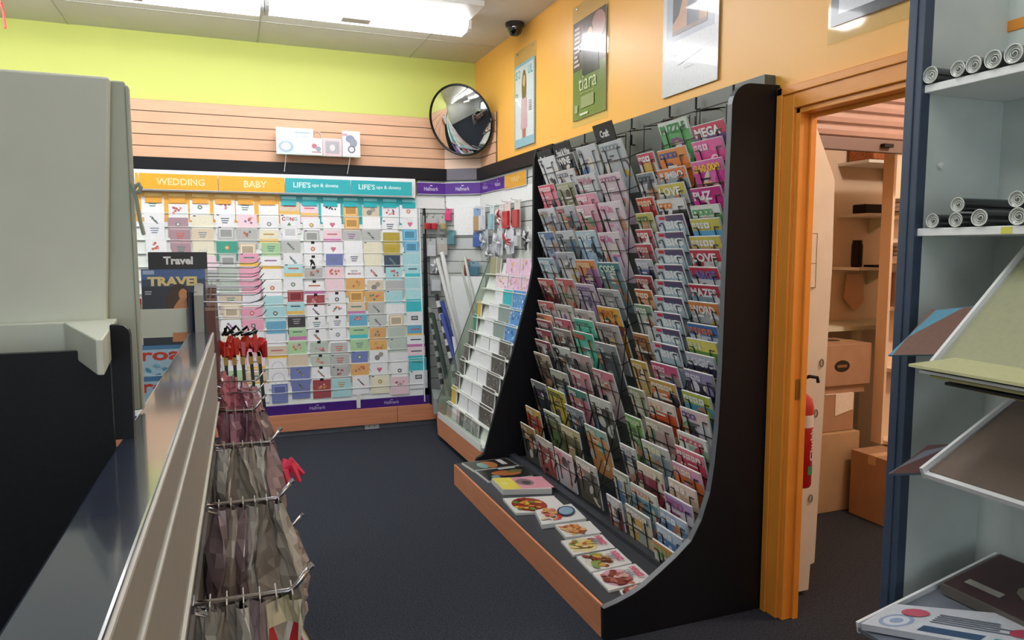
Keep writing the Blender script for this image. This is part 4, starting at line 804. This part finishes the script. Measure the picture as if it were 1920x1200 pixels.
mb = MB(); mb.prism([(3.68, 1.30), (3.82, 1.30), (3.83, 1.12), (3.75, 1.06), (3.66, 1.15)], 1, 3.565, 3.57, 'dcae88'); tag(mb.build('wall_paper_note', PR), 'orange paper note pinned under the lower shelf', 'paper')

# ------------------------------------------------------------------ right-hand display unit
ru = thing('newspaper_stand', (1.8, .9, 0), 'navy edged white shelf unit in the right foreground', 'shelf unit')
RX, RY = 1.66, 1.385
mb = MB(); mb.box((RX-.012, RY, 0), (RX+.02, RY+.045, 2.45)); mb.box((RX-.016, RY+.02, 0), (RX-.012, RY+.045, 2.45)); mb.build('post', NAVY, ru, bevel=.003)
inn = mat('unit_inner', 'd3dcd6', .5, noise=.05, nscale=12)
mb = MB(); mb.box((RX+.02, RY+.005, 0), (W-.002, RY+.035, 2.45)); mb.build('end_panel', inn, ru)
mb = MB(); mb.box((W-.022, .2, 0), (W-.002, RY+.005, 2.45)); mb.build('back_panel', inn, ru)
for z in (1.848, 1.487):
    mb = MB(); mb.box((RX, .2, z), (W-.022, RY+.004, z+.02)); mb.build('shelf', WHT, ru, bevel=.002)
mb = MB(); mb.box((RX-.0015, 1.14, 1.489), (RX-.0003, 1.165, 1.504), 'e4e058'); mb.build('price_sticker', PR, ru)
mb = MB(); mb.lathe([(0, 0), (.008, 0), (.008, -.008), (0, -.01)], (1.73, RY+.004, 1.67), axis='y', n=12); mb.build('peg', WHT, ru)
for (x0, z0_, x1, z1_, y1) in ((1.52, 1.177, W-.05, 1.546, 1.20), (1.50, .92, W-.03, 1.145, 1.20), (1.45, .49, W-.03, .595, 1.32)):
    A0 = Vector((x0, 0, z0_)); L = Vector((x1-x0, 0, z1_-z0_)); Nn = Vector((-L.z, 0, L.x)).normalized()
    mb = MB(); mb.obox((x0, .2, z0_), L, (0, y1-.2, 0), Nn*.012); mb.build('sloping_shelf', WHT if z0_ > .5 else PLG, ru)
    mb = MB(); mb.obox(Vector((x0, y1-.004, z0_))-Nn*.004, L, (0, .008, 0), Nn*.030); mb.build('shelf_lip', WHT, ru)
mb = MB(); mb.box((1.45, .2, 0), (W-.03, 1.30, .05)); mb.build('base', NAVY, ru)
# rolled posters in clear sleeves
def rolled(y, z, r, label, x0=RX-.005, dark='3c4044', ln=.27):
    t = thing('rolled_poster', (x0+ln/2, y, z-r), label, 'rolled poster', 'rolled posters in clear sleeves')
    mb = MB(); mb.lathe([(r*.90, 0), (r*.90, ln)], (x0, y, z), axis='x', n=24, col=dark)
    mb.lathe([(r*.55, .004), (r*.88, .001), (r*.9, .0), (r*.9, .004)], (x0, y, z), axis='x', n=24, col='c8ccc4'); mb.lathe([(0, .006), (r*.55, .006)], (x0, y, z), axis='x', n=24, col='8a8e88')
    mb.build('paper_roll', PRG, t, smooth=False)
    vs, fs = [], []
    mb = MB(); pth = [(x0+.002, y+math.cos(a)*r*(.2+.7*q/40), z+math.sin(a)*r*(.2+.7*q/40)) for q, a in [(q, q*.45) for q in range(41)]]; mb.tube(pth, .0012, 4, 'e8ece4'); mb.build('spiral_edge', PR, t)
    mb = MB(); mb.tube([(x0-.002, y+math.cos(a)*r*.94, z+math.sin(a)*r*.94) for a in [2*math.pi*q/24 for q in range(25)]], r*.06, 6, 'eef0ea'); mb.build('sleeve_rim', PR, t)
zt = 1.868
up = [(1.366, .021, 'leftmost rolled poster on the top shelf, a gap to its right'), (1.292, .019, 'second rolled poster from left on the top shelf'), (1.252, .020, 'third rolled poster from left on the top shelf'), (1.205, .021, 'fourth rolled poster from left on the top shelf'), (1.158, .022, 'yellowish rolled poster at the right of the top shelf')]
for i, (y, r, lb) in enumerate(up): rolled(y, zt+r, r, lb, dark='2c3030' if i in (0,) else '585c58')
zl = 1.507
for y, dz, r, lb in ((1.338, 0, .018, 'leftmost rolled poster in the lower row'), (1.275, 0, .018, 'second rolled poster in the lower row'), (1.215, 0, .0205, 'third and widest rolled poster in the lower row'), (1.125, 0, .020, 'rolled poster in the lower row at the picture edge'), (1.272, .0365, .018, 'rolled poster lying on top of the lower row, left one'), (1.13, .040, .0185, 'rolled poster lying on top of the lower row, right one')):
    rolled(y, zl+r+dz, r, lb, dark='26282a')
# folders and papers on the sloping shelves
def sheet(pts, th, col, name, label, cat, art=None, m=PR, parent=None):
    mb = MB(); P = [Vector(p) for p in pts]; n = (P[1]-P[0]).cross(P[3]-P[0]).normalized()
    if n.z < 0: n = -n
    T = [p+n*th for p in P]; mb.mesh(P+T, [(0,1,2,3), (7,6,5,4), (0,4,5,1), (1,5,6,2), (2,6,7,3), (3,7,4,0)], col)
    if art:
        A = Art(mb, T[0], T[1]-T[0], T[3]-T[0], n); art(A, (T[1]-T[0]).length, (T[3]-T[0]).length)
    return tag(mb.build(name, m), label, cat)
sheet([(1.547, 1.203, 1.206), (1.526, 1.336, 1.187), (1.649, 1.31, 1.298), (1.672, 1.203, 1.318)], .004, '5c98b0', 'folder', 'blue edged folder with brown face leaning beyond the upper sloping shelf', 'folder', lambda A, l, h: A.rect(.0, .0, l-.012, h-.004, '7c5c50'))
sheet([(1.525, 1.19, 1.198), (1.525, .40, 1.198), (1.90, .40, 1.535), (1.90, 1.19, 1.535)], .004, 'a8aa88', 'paper_pad', 'pale yellow paper pad covering the upper sloping shelf', 'paper pad')
for i, (dx, dz, c, lb, cat) in enumerate(((0, 0, 'd8d8a4', 'pale yellow sheets, top layer of the pile jutting from the stand', 'papers'), (.015, -.012, 'e8ecec', 'white sheets under the pale yellow ones', 'papers'), (.03, -.022, 'c8c488', 'dull yellow folder in the jutting pile', 'folder'), (.05, -.036, '2c3038', 'black folder in the jutting pile', 'folder'), (.09, -.046, 'e0b848', 'bright yellow folder at the bottom of the pile', 'folder'))):
    sheet([(1.385+dx, 1.16-dx, 1.196+dz), (1.40+dx, .45, 1.188+dz), (1.60, .45, 1.20+dz), (1.60, 1.16-dx, 1.205+dz)], .006, c, 'paper_pile' if cat == 'papers' else 'folder', lb, cat)
mb = MB(); mb.obox((1.74, .98, 1.432), (.06, 0, .044), (0, .10, 0), (-.012, 0, .016)); tag(mb.build('black_tag', BLK), 'small black label block on the pale yellow pad', 'label')
sheet([(1.50, 1.203, .925), (1.47, 1.27, .907), (1.569, 1.255, .957), (1.624, 1.203, .985)], .006, '68707c', 'magazine', 'maroon covered magazine leaning beyond the lower sloping shelf', 'magazine', lambda A, l, h: A.rect(0, 0, l-.006, h-.004, '543838'))
sheet([(1.505, 1.19, .936), (1.505, .40, .936), (1.93, .40, 1.149), (1.93, 1.19, 1.149)], .004, '7c6c60', 'paper_pad', 'brownish paper pad on the lower sloping shelf', 'paper pad')
def news(A, l, h):
    rnd = random.Random(int(l*1000)); A.disc(l*.16, h*.35, .035, .035, '9cacc8', 18); A.disc(l*.16, h*.35, .026, .026, 'd8dee8', 18); A.disc(l*.16, h*.35, .014, .014, '9cacc8', 14)
    A.rect(l*.34, h*.12, l*.72, h*.34, '3c5878'); A.rect(l*.78, h*.1, l*.95, h*.3, '50a0a8'); A.bars(l*.34, h*.5, l*.5, 5, .005, '6c7484', rnd); A.disc(l*.88, h*.62, .025, .02, 'c04860'); A.disc(l*.2, h*.75, .03, .02, 'c86070')
def sl(x, y, z=0): return (x, y, .508+(x-1.45)*.205+z)
sheet([sl(1.44, 1.30), sl(1.62, 1.02), sl(1.74, 1.10), sl(1.56, 1.31)], .018, 'd4d8de', 'newspaper', 'folded newspaper with blue ring emblem, left of the low sloping shelf', 'newspaper', news)
sheet([sl(1.70, 1.29), sl(1.70, .98), sl(1.92, .98), sl(1.92, 1.29)], .03, '6c6660', 'magazine', 'pile with dark maroon cover at the back of the low sloping shelf', 'magazine', lambda A, l, h: (A.rect(.004, .004, l-.004, h-.004, '4a3034'), A.disc(l*.6, h*.5, .06, .04, '8c8478'), A.rect(l*.1, h*.2, l*.4, h*.3, 'a8a49c')))
sheet([sl(1.50, .98, .001), sl(1.80, .70, .001), sl(1.92, .83, .001), sl(1.62, 1.10, .001)] if 0 else [sl(1.50, .99, .0), sl(1.70, .62, .0), sl(1.88, .72, .0), sl(1.68, 1.0, .0)], .022, 'dadce0', 'newspaper', 'white folded newspaper nearest the camera on the low sloping shelf', 'newspaper', news)
# ------------------------------------------------------------------ left foreground partition with hooks
isl = thing('hook_partition', (-.12, 1.2, 0), 'grey partition with glossy top and slatted hook face', 'partition'); isl.rotation_euler.z = -.0135
taupe = mat('taupe_laminate', 'b8b4a8', .45, noise=.05, nscale=30)
gtop = mat('glossy_top', '2c3446', .2, coat=1, spec=.9)
IX0, IX1, IZ = -.155, -.084, 1.18
mb = MB(); mb.box((IX0, -.8, IZ-.02), (IX1, 2.62, IZ)); mb.build('cap', gtop, isl, bevel=.003)
mb = MB(); mb.box((IX1-.004, -.8, 1.114), (IX1+.004, 2.62, IZ-.003)); mb.box((IX1-.004, -.8, .935), (IX1+.008, 2.62, 1.108)); mb.build('fascia', taupe, isl, bevel=.003)
mb = MB(); mb.box((IX1+.006, -.8, .93), (IX1+.013, 2.622, .94)); mb.build('edge_trim', mat('trim_pale', 'c8c6b8', .3), isl)
mb = MB(); mb.box((IX0, -.8, .1), (IX1-.004, 2.62, IZ-.02)); 
for k in range(7): mb.box((IX1-.004, -.8, .12+k*.1), (IX1+.003, 2.62, .21+k*.1))
mb.build('slat_body', mat('slat_dark', '5c5650', .5, noise=.1, nscale=10), isl)
mb = MB(); mb.box((IX0, -.8, 0), (IX1, 2.62, .1)); mb.build('plinth', BLK, isl)

def bag(x, y, z, wd, h, col, label, seed, name='wrapped_pack', cat='hanging pack', group='packs hanging on the partition hooks', bulge=.024, art=None, tilt=0):
    rnd = random.Random(seed); yaw = rnd.uniform(-.45, .35); cs, sn = math.cos(yaw), math.sin(yaw); mb = MB(); nu, nv = 7, 12; F = [[None]*(nu+1) for _ in range(nv+1)]; Bk = [[None]*(nu+1) for _ in range(nv+1)]
    ph = rnd.uniform(0, 6); 
    for i in range(nv+1):
        t_ = i/nv; ww = wd*(.35+.65*min(1, t_*3.2)); 
        for j in range(nu+1):
            s_ = j/nu-.5; edge_ = 1-(2*abs(s_))**2
            th_ = bulge*edge_*(.15+math.sin(math.pi*min(1, t_*.9+.05))) + rnd.uniform(-.004, .004)
            xc = x + tilt*t_ + .008*math.sin(ph+7*t_+5*s_)+rnd.uniform(-.003, .003)
            yc = y + s_*ww + rnd.uniform(-.004, .004); zc = z-t_*h + .015*math.sin(ph*2+6*s_)*t_
            for L_, xx in ((F, xc+th_), (Bk, xc-th_-.001)): L_[i][j] = (x+(xx-x)*cs-(yc-y)*sn, y+(xx-x)*sn+(yc-y)*cs, zc)
    vs = [p for r in F for p in r] + [p for r in Bk for p in r]; n1 = (nv+1)*(nu+1); fs = []; cols = []
    for i in range(nv):
        for j in range(nu):
            a = i*(nu+1)+j; 
            c = col if not art else art[(i//2+j+rnd.randint(0, 1)) % len(art)] if i > 0 else col
            k_ = rnd.uniform(.75, 1.2); cc = tuple(min(1, q*k_) for q in lin(c))
            mb.mesh([F[i][j], F[i][j+1], F[i+1][j+1], F[i+1][j]], [(0, 1, 2, 3)], cc); mb.mesh([Bk[i][j], Bk[i][j+1], Bk[i+1][j+1], Bk[i+1][j]], [(3, 2, 1, 0)], cc)
    for i in range(nv):
        for j in (0, nu): mb.mesh([F[i][j], F[i+1][j], Bk[i+1][j], Bk[i][j]], [(0, 1, 2, 3)], col)
    mb.mesh([F[nv][j] for j in range(nu+1)]+[Bk[nv][j] for j in range(nu, -1, -1)], [tuple(range(2*nu+2))], col)
    t = thing(name, (x, y, z-h), label, cat, group)
    o = mb.build('wrapped_contents', PRG, t)
    mb = MB(); mb.box((x-.001, y-wd*.2, z-.012), (x+.001, y+wd*.2, z+.012), 'a8a098'); mb.build('hang_tab', PR, t)
def hook(y, z, ln, label, x=IX1+.008, r=.0045):
    t = thing('display_hook', (x, y, z), label, 'hook', 'chrome hooks on the partition')
    mb = MB(); mb.tube([(x, y, z), (x+ln*.8, y, z-.003), (x+ln*.86, y, z+.003), (x+ln, y, z+.032)], r, 8); mb.build('rod', CHR, t, smooth=True)
    mb = MB(); mb.tube([(x+ln-.003, y, z+.030), (x+ln+.003, y, z+.035)], r*1.3, 8); mb.build('ball_tip', CHR, t)
    mb = MB(); mb.box((x-.004, y-.018, z-.008), (x+.003, y+.018, z+.006)); mb.tube([(x+.004, y-.012, z-.01), (x+.02, y-.012, z-.016), (x+.02, y+.012, z-.016), (x+.004, y+.012, z-.01)], .0025, 5); mb.build('clip', CHR, t)
HY = [(1.16, 'nearest chrome hook on the partition, above the bright printed packs'), (1.62, 'second nearest chrome hook on the partition'), (2.12, 'third chrome hook from the front of the partition')]
HX = lambda y: IX1+.012+(y-1.2)*.0135
for y, lb in HY: hook(y, .915, .175, lb, x=HX(y))
hook(2.58, .915, .16, 'farthest chrome hook in the partition row')
hook(2.0, .70, .22, 'chrome hook low on the partition behind the packs', x=HX(2.0))
taup = ['b8b4a8', 'a49c90', 'c4c0b6', '9c888a', 'b0a498', '8c787c', 'ccc8be', '9e958a']
pn = ['taupe', 'grey brown', 'pale grey', 'dull plum', 'tan grey', 'dark plum', 'light stone', 'umber']
names_h = {1.16: 'nearest', 1.62: 'second', 2.12: 'third'}
for hi, (y, _) in enumerate(HY):
    for k in range(6):
        s_ = hi*10+k; art = None; c = taup[(k+hi*3) % 8]; cn = pn[(k+hi*3) % 8]; h = .34
        if hi == 0: h = .40
        if hi == 0 and k >= 4: art = ['c83038', 'd8d4cc', 'a49c90', 'b82c50', 'e8e4e0', '58885c', 'c4b060']; c = 'c8c0a0'; cn = ['red and green patterned', 'multicoloured patterned'][k-4]
        bag(HX(y)+.025+k*.024, y, .905, .115+.01*(k % 3), h+.01*(k % 2), c, f'{cn} wrapped pack, {ORD[k+1]} from the partition on the {names_h[y]} hook', s_, art=art, tilt=.004*k)
for k in range(3):
    bag(.07+k*.03, 2.02, .69, .13, .26, taup[(k+2) % 8], f'{pn[(k+2)%8]} wrapped pack, {ORD[k+1]} on the low hook', 70+k, tilt=.015)
for k, c in enumerate(['7c5460', '946878', '6c4858', 'a0787c', '7c6864']):
    bag(-.03+k*.027, 2.58, .905, .14, .30, c, f'{["plum","mauve","dark plum","dusty pink","brown"][k]} wrapped pack, {ORD[k+1]} on the farthest hook', 90+k, tilt=.01*k)
mb = MB()
for q in range(7):
    a = q*.9; mb.tube([(.12, 2.2, .80), (.135+.022*math.cos(a), 2.2+.02*math.sin(a), .81+.014*math.sin(a*1.3)), (.145+.035*math.cos(a), 2.2+.03*math.sin(a), .785+.02*math.sin(a))], [.006, .014, .007], 6, 'e8385c')
tag(mb.build('red_bow', PRG), 'bright pinkish red bow sticking out beside the hooks', 'bow')

# gift bag hooks section beyond the partition
g = thing('hook_panel', (-.08, 2.95, .3), 'grey slat panel full of long hooks behind the partition', 'hook panel')
mb = MB(); mb.prism([(2.66, .0), (2.66, 1.30), (2.74, 1.335), (3.3, 1.455), (3.3, .0)], 0, -.12, -.092); mb.build('panel', mat('panel_grey', 'a4a49c', .5), g)
k = 0
for r_ in range(3):
    for y in (2.76, 2.88, 3.0, 3.12, 3.22):
        z = 1.40-(3.22-y)*.16-r_*.055; mb = MB(); mb.tube([(-.092, y, z), (.08, y, z-.004), (.10, y, z+.002), (.115, y, z+.02)], .0018, 5); mb.build('hook', mat('dark_chrome', '77757a', .3, metal=.8), g)
mb = MB(); mb.tube([(-.092, 2.70, 1.275), (.06, 2.70, 1.268), (.085, 2.70, 1.275), (.10, 2.70, 1.285)], .0025, 5); mb.build('hook', MATS['dark_chrome'], g)
for k in range(6):
    mb = MB(); y = 2.71+.075*k; z = 1.255+.012*k; c_ = ['6c4448', '845058', '5c3c40'][k % 3]
    mb.obox((-.088, y, z), (.030, .006, 0), (0, .02, 0), (.010, 0, -.26), c_); mb.obox((-.089, y-.001, z), (.032, .006, 0), (0, .022, 0), (0, 0, -.012), 'a08478')
    mb.tube([(-.074, y+.01, z), (-.074, y+.01, z+.02)], .002, 4, 'a89088')
    tag(mb.build('maroon_bag', PRG), f'maroon paper bag, {ORD[k+1]} from the front beside the hook panel', 'gift bag', 'maroon bags on the hook panel')
cl = ['d83028', 'e03c30', 'c82c28', 'e04838', 'd02c30']
for k in range(5):
    mb = MB(); x = -.03+k*.03; rnd = random.Random(k+400)
    for q in range(7):
        a = rnd.uniform(0, 6.28); mb.tube([(x, 3.0, 1.075), (x+.02*math.cos(a), 3.0+.02*math.sin(a), 1.09+rnd.uniform(-.02, .02)), (x+.028*math.cos(a), 3.0+.03*math.sin(a), 1.06+rnd.uniform(-.03, .02))], [.008, .018, .010], 6, cl[k])
    t = thing('bow_bag', (x, 3.0, .75), f'dark green bag with red bow, {ORD[k+1]} from the hook panel', 'gift bag', 'green bags with red bows'); mb.build('bow', PRG, t)
    mb = MB(); mb.obox((x-.006, 2.94, 1.045), (.012, 0, 0), (0, .13, 0), (.03*k/5, 0, -.25-.03*k), ['38483c', '2c3c34', '4c4c38', '34443c', '303c38'][k]); mb.obox((x-.008, 2.938, 1.045), (.016, 0, 0), (0, .134, 0), (0, 0, -.03), 'c8a850'); mb.build('bag_body', PRG, t)
mb = MB()
for q in range(9):
    a = q*.7; mb.tube([(.02+.05*math.cos(a), 3.02+.04*math.sin(a), 1.125), (.03+.06*math.cos(a+.5), 3.02, 1.145+.012*math.sin(a)), (.02+.06*math.cos(a+1), 3.02+.03*math.sin(a), 1.12)], .006, 6, '14181c')
tag(mb.build('black_ribbon', PRG), 'tangle of black ribbon above the red bows', 'ribbon')
for k in range(4):
    bag(-.04+k*.032, 2.76, 1.02-.02*k, .10, .24, ['d88890', 'c87884', 'a87080', 'b88890'][k], f'{["coral pink","salmon","dusty mauve","pale rose"][k]} tissue pack, {ORD[k+1]} in the pink bunch', 500+k, name='pink_pack', group='pink tissue packs past the partition', tilt=.015*k)
for z in (.99, .95, .90):
    hook(2.72, z, .17, {.99: 'top', .95: 'middle', .90: 'bottom'}[z]+' of three thin rods crossing the green bags', x=-.07, r=.003)

# ------------------------------------------------------------------ travel magazines facing the camera
ts = thing('travel_stand', (-.2, 2.85, 0), 'white magazine stand end with navy post behind the partition', 'stand')
mb = MB(); mb.box((-.29, 2.79, .0), (-.10, 2.83, 1.36)); mb.build('backing', WHT, ts)
mb = MB(); mb.lathe([(0, 0), (.022, 0), (.022, 1.31), (0, 1.31)], (-.122, 2.70, 0), n=20); mb.build('post', mat('navy_gloss', '1c2638', .2, coat=.5), ts, smooth=False)
mb = MB(); mb.box((-.30, 2.722, 1.13), (-.148, 2.735, 1.252)); mb.build('pocket_front', CREAM, ts)
V = Vector((0, -.12, -1)).normalized(); N = Vector((0, -1, .12)).normalized()
mb = MB(); O = Vector((-.262, 2.755, 1.445)); mb.obox(O, (.185, 0, 0), -N*.004, V*.058, '2c2e30'); A = Art(mb, O, (1,0,0), V, N); A.rect(0, 0, .185, .058, '2e3032'); A.text('Travel', .093, .043, .028, 'f4f4f4', center=True, bold=.04)
tag(mb.build('travel_sign', PR), 'dark sign reading Travel above the travel magazine', 'sign')
mb = MB(); O = Vector((-.285, 2.75, 1.387)); mb.obox(O, (.20, 0, 0), -N*.006, V*.26, 'eeeeee'); A = Art(mb, O, (1,0,0), V, N)
A.rect(0, 0, .20, .26, '2c3444'); A.rect(0, 0, .20, .035, '4c6ca4'); A.rect(.005, .004, .04, .018, 'a8bcd8'); A.rect(0, .035, .2, .06, '3c4c68')
A.text('TRAVEL', .018, .058, .032, 'f0d890', width=.17, bold=.05)
A.disc(.115, .085, .03, .035, '3c2014', 16); A.disc(.105, .12, .032, .05, '44281a', 14); A.disc(.128, .088, .014, .02, 'd89058', 14); A.poly([(.118, .10), (.135, .10), (.14, .115), (.16, .125), (.168, .16), (.17, .25), (.09, .25), (.098, .13)], 'd08a5c')
A.bars(.01, .075, .03, 2, .004, 'b8c0d0', random.Random(4))
tag(mb.build('travel_magazine', PRG), 'travel magazine with gold lettering and a woman on a dark cover', 'magazine')
for i, (z, lb) in enumerate(((1.135, 'upper pale blue magazine with big red rounded lettering'), (1.03, 'lower pale blue magazine with big red rounded lettering'))):
    mb = MB(); O = Vector((-.30, 2.72-.02*i, z)); mb.obox(O, (.19, 0, 0), -N*.006, V*(.20), 'e8ecf0'); A = Art(mb, O, (1,0,0), V, N); A.rect(0, .003, .19, .2, 'bcdcec'); A.rect(0, .003, .19, .02, '5c90c0')
    A.text('roar', .006, .058, .03, 'e04838', width=.165, bold=.03)
    rnd = random.Random(i+9)
    for q in range(14): A.disc(rnd.uniform(.02, .16), rnd.uniform(.07, .12), rnd.uniform(.006, .018), .006, rnd.choice(['58a8c8', 'e8f0f4', '3c98a0', 'c84840', '88c8e0']), 8, rnd.uniform(0, 3))
    tag(mb.build('pale_blue_magazine', PRG), lb, 'magazine')
for i, (z, h, c, c2, lb) in enumerate(((1.285, .13, 'e0b070', 'd84030', 'orange and red magazine sliver left of the travel magazine'), (1.165, .06, '2c9c90', 'e05090', 'teal and pink magazine sliver left of the stand'), (1.11, .10, '685c88', '4878a0', 'violet magazine sliver low left of the stand'), (1.02, .10, '48a070', '2c6c50', 'green magazine sliver lowest left of the stand'))):
    mb = MB(); mb.box((-.345, 2.80, z-h), (-.293, 2.808, z), 'e8e8e8'); A = Art(mb, (-.345, 2.80, z), (1,0,0), (0,0,-1), (0,-1,0)); A.rect(0, 0, .052, h, c); A.rect(0, 0, .052, .02, c2); A.disc(.03, h*.6, .015, .012, c2)
    tag(mb.build('side_magazine', PRG), lb, 'magazine', 'magazine slivers left of the travel stand')

# ------------------------------------------------------------------ left foreground display back
ld = thing('counter_display', (-.3, 1.15, 0), 'cream backed display unit with black side panel at the left edge', 'display unit')
mb = MB(); prof = [(-.9, 0), (-.165, 0), (-.1655, 1.30), (-.9, 1.30)]
mb.prism([(-.9, 0), (-.166, 0), (-.166, 1.309), (-.9, 1.309)], 1, 1.165, 1.18)
mb.build('black_panel', BLK, ld)
pts = [(-.163, 1.18), (-.163, 1.345)] + [(-.152+.014*math.cos(math.radians(a)), 1.331+.014*math.sin(math.radians(a))) for a in (90, 60, 30, 0)] + [(-.139, 1.18)]
mb = MB(); mb.prism(pts, 1, 1.155, 1.175); o = mb.build('black_end', BLK, ld)
mb = MB(); mb.obox((-.9, 1.31, 1.30), (.709, 0, 0), (0, .02, 0), (.024, 0, .42)); mb.build('cream_back', CREAM, ld, bevel=.004)
mb = MB(); mb.prism([(-.9, 1.285), (-.243, 1.285), (-.16, 1.02), (-.152, 1.02), (-.176, 1.33), (-.9, 1.33)], 2, 1.295, 1.34); mb.build('cream_ledge', CREAM, ld, bevel=.002)
mb = MB(); mb.box((-.21, 1.335, 1.185), (-.149, 1.355, 1.72)); mb.box((-.149, 1.335, 1.185), (-.144, 1.357, 1.714)); mb.build('rear_upright', mat('grey_cream', 'b9bfae', .5, noise=.05, nscale=10), ld, bevel=.003)
mb = MB(); mb.box((-.154, 1.30, 1.185), (-.132, 1.33, 1.62)); 
mb = MB()
pth = [(-.136+.007*math.cos(q*.9), 1.30, 1.548+.008*math.sin(q*1.3)) for q in range(12)] + [(-.136, 1.30, 1.53), (-.133, 1.30, 1.50), (-.128, 1.30, 1.475)]
mb.tube(pth, .0032, 6, 'a8b0a0'); tag(mb.build('knotted_cord', PR), 'knotted grey cord hanging from the display edge', 'cord')
mb = MB(); mb.tube([(-1.23, 5.3, 2.93), (-1.22, 5.3, 2.87), (-1.215, 5.3, 2.78)], .008, 6, 'e83028'); mb.tube([(-1.23, 5.3, ZC), (-1.23, 5.3, 2.93)], .001, 4, 'e83028'); tag(mb.build('red_streamer', PR), 'red streamer end hanging in the top left corner', 'streamer')

for o in bpy.data.objects:
    if '_w' in o: del o['_w']
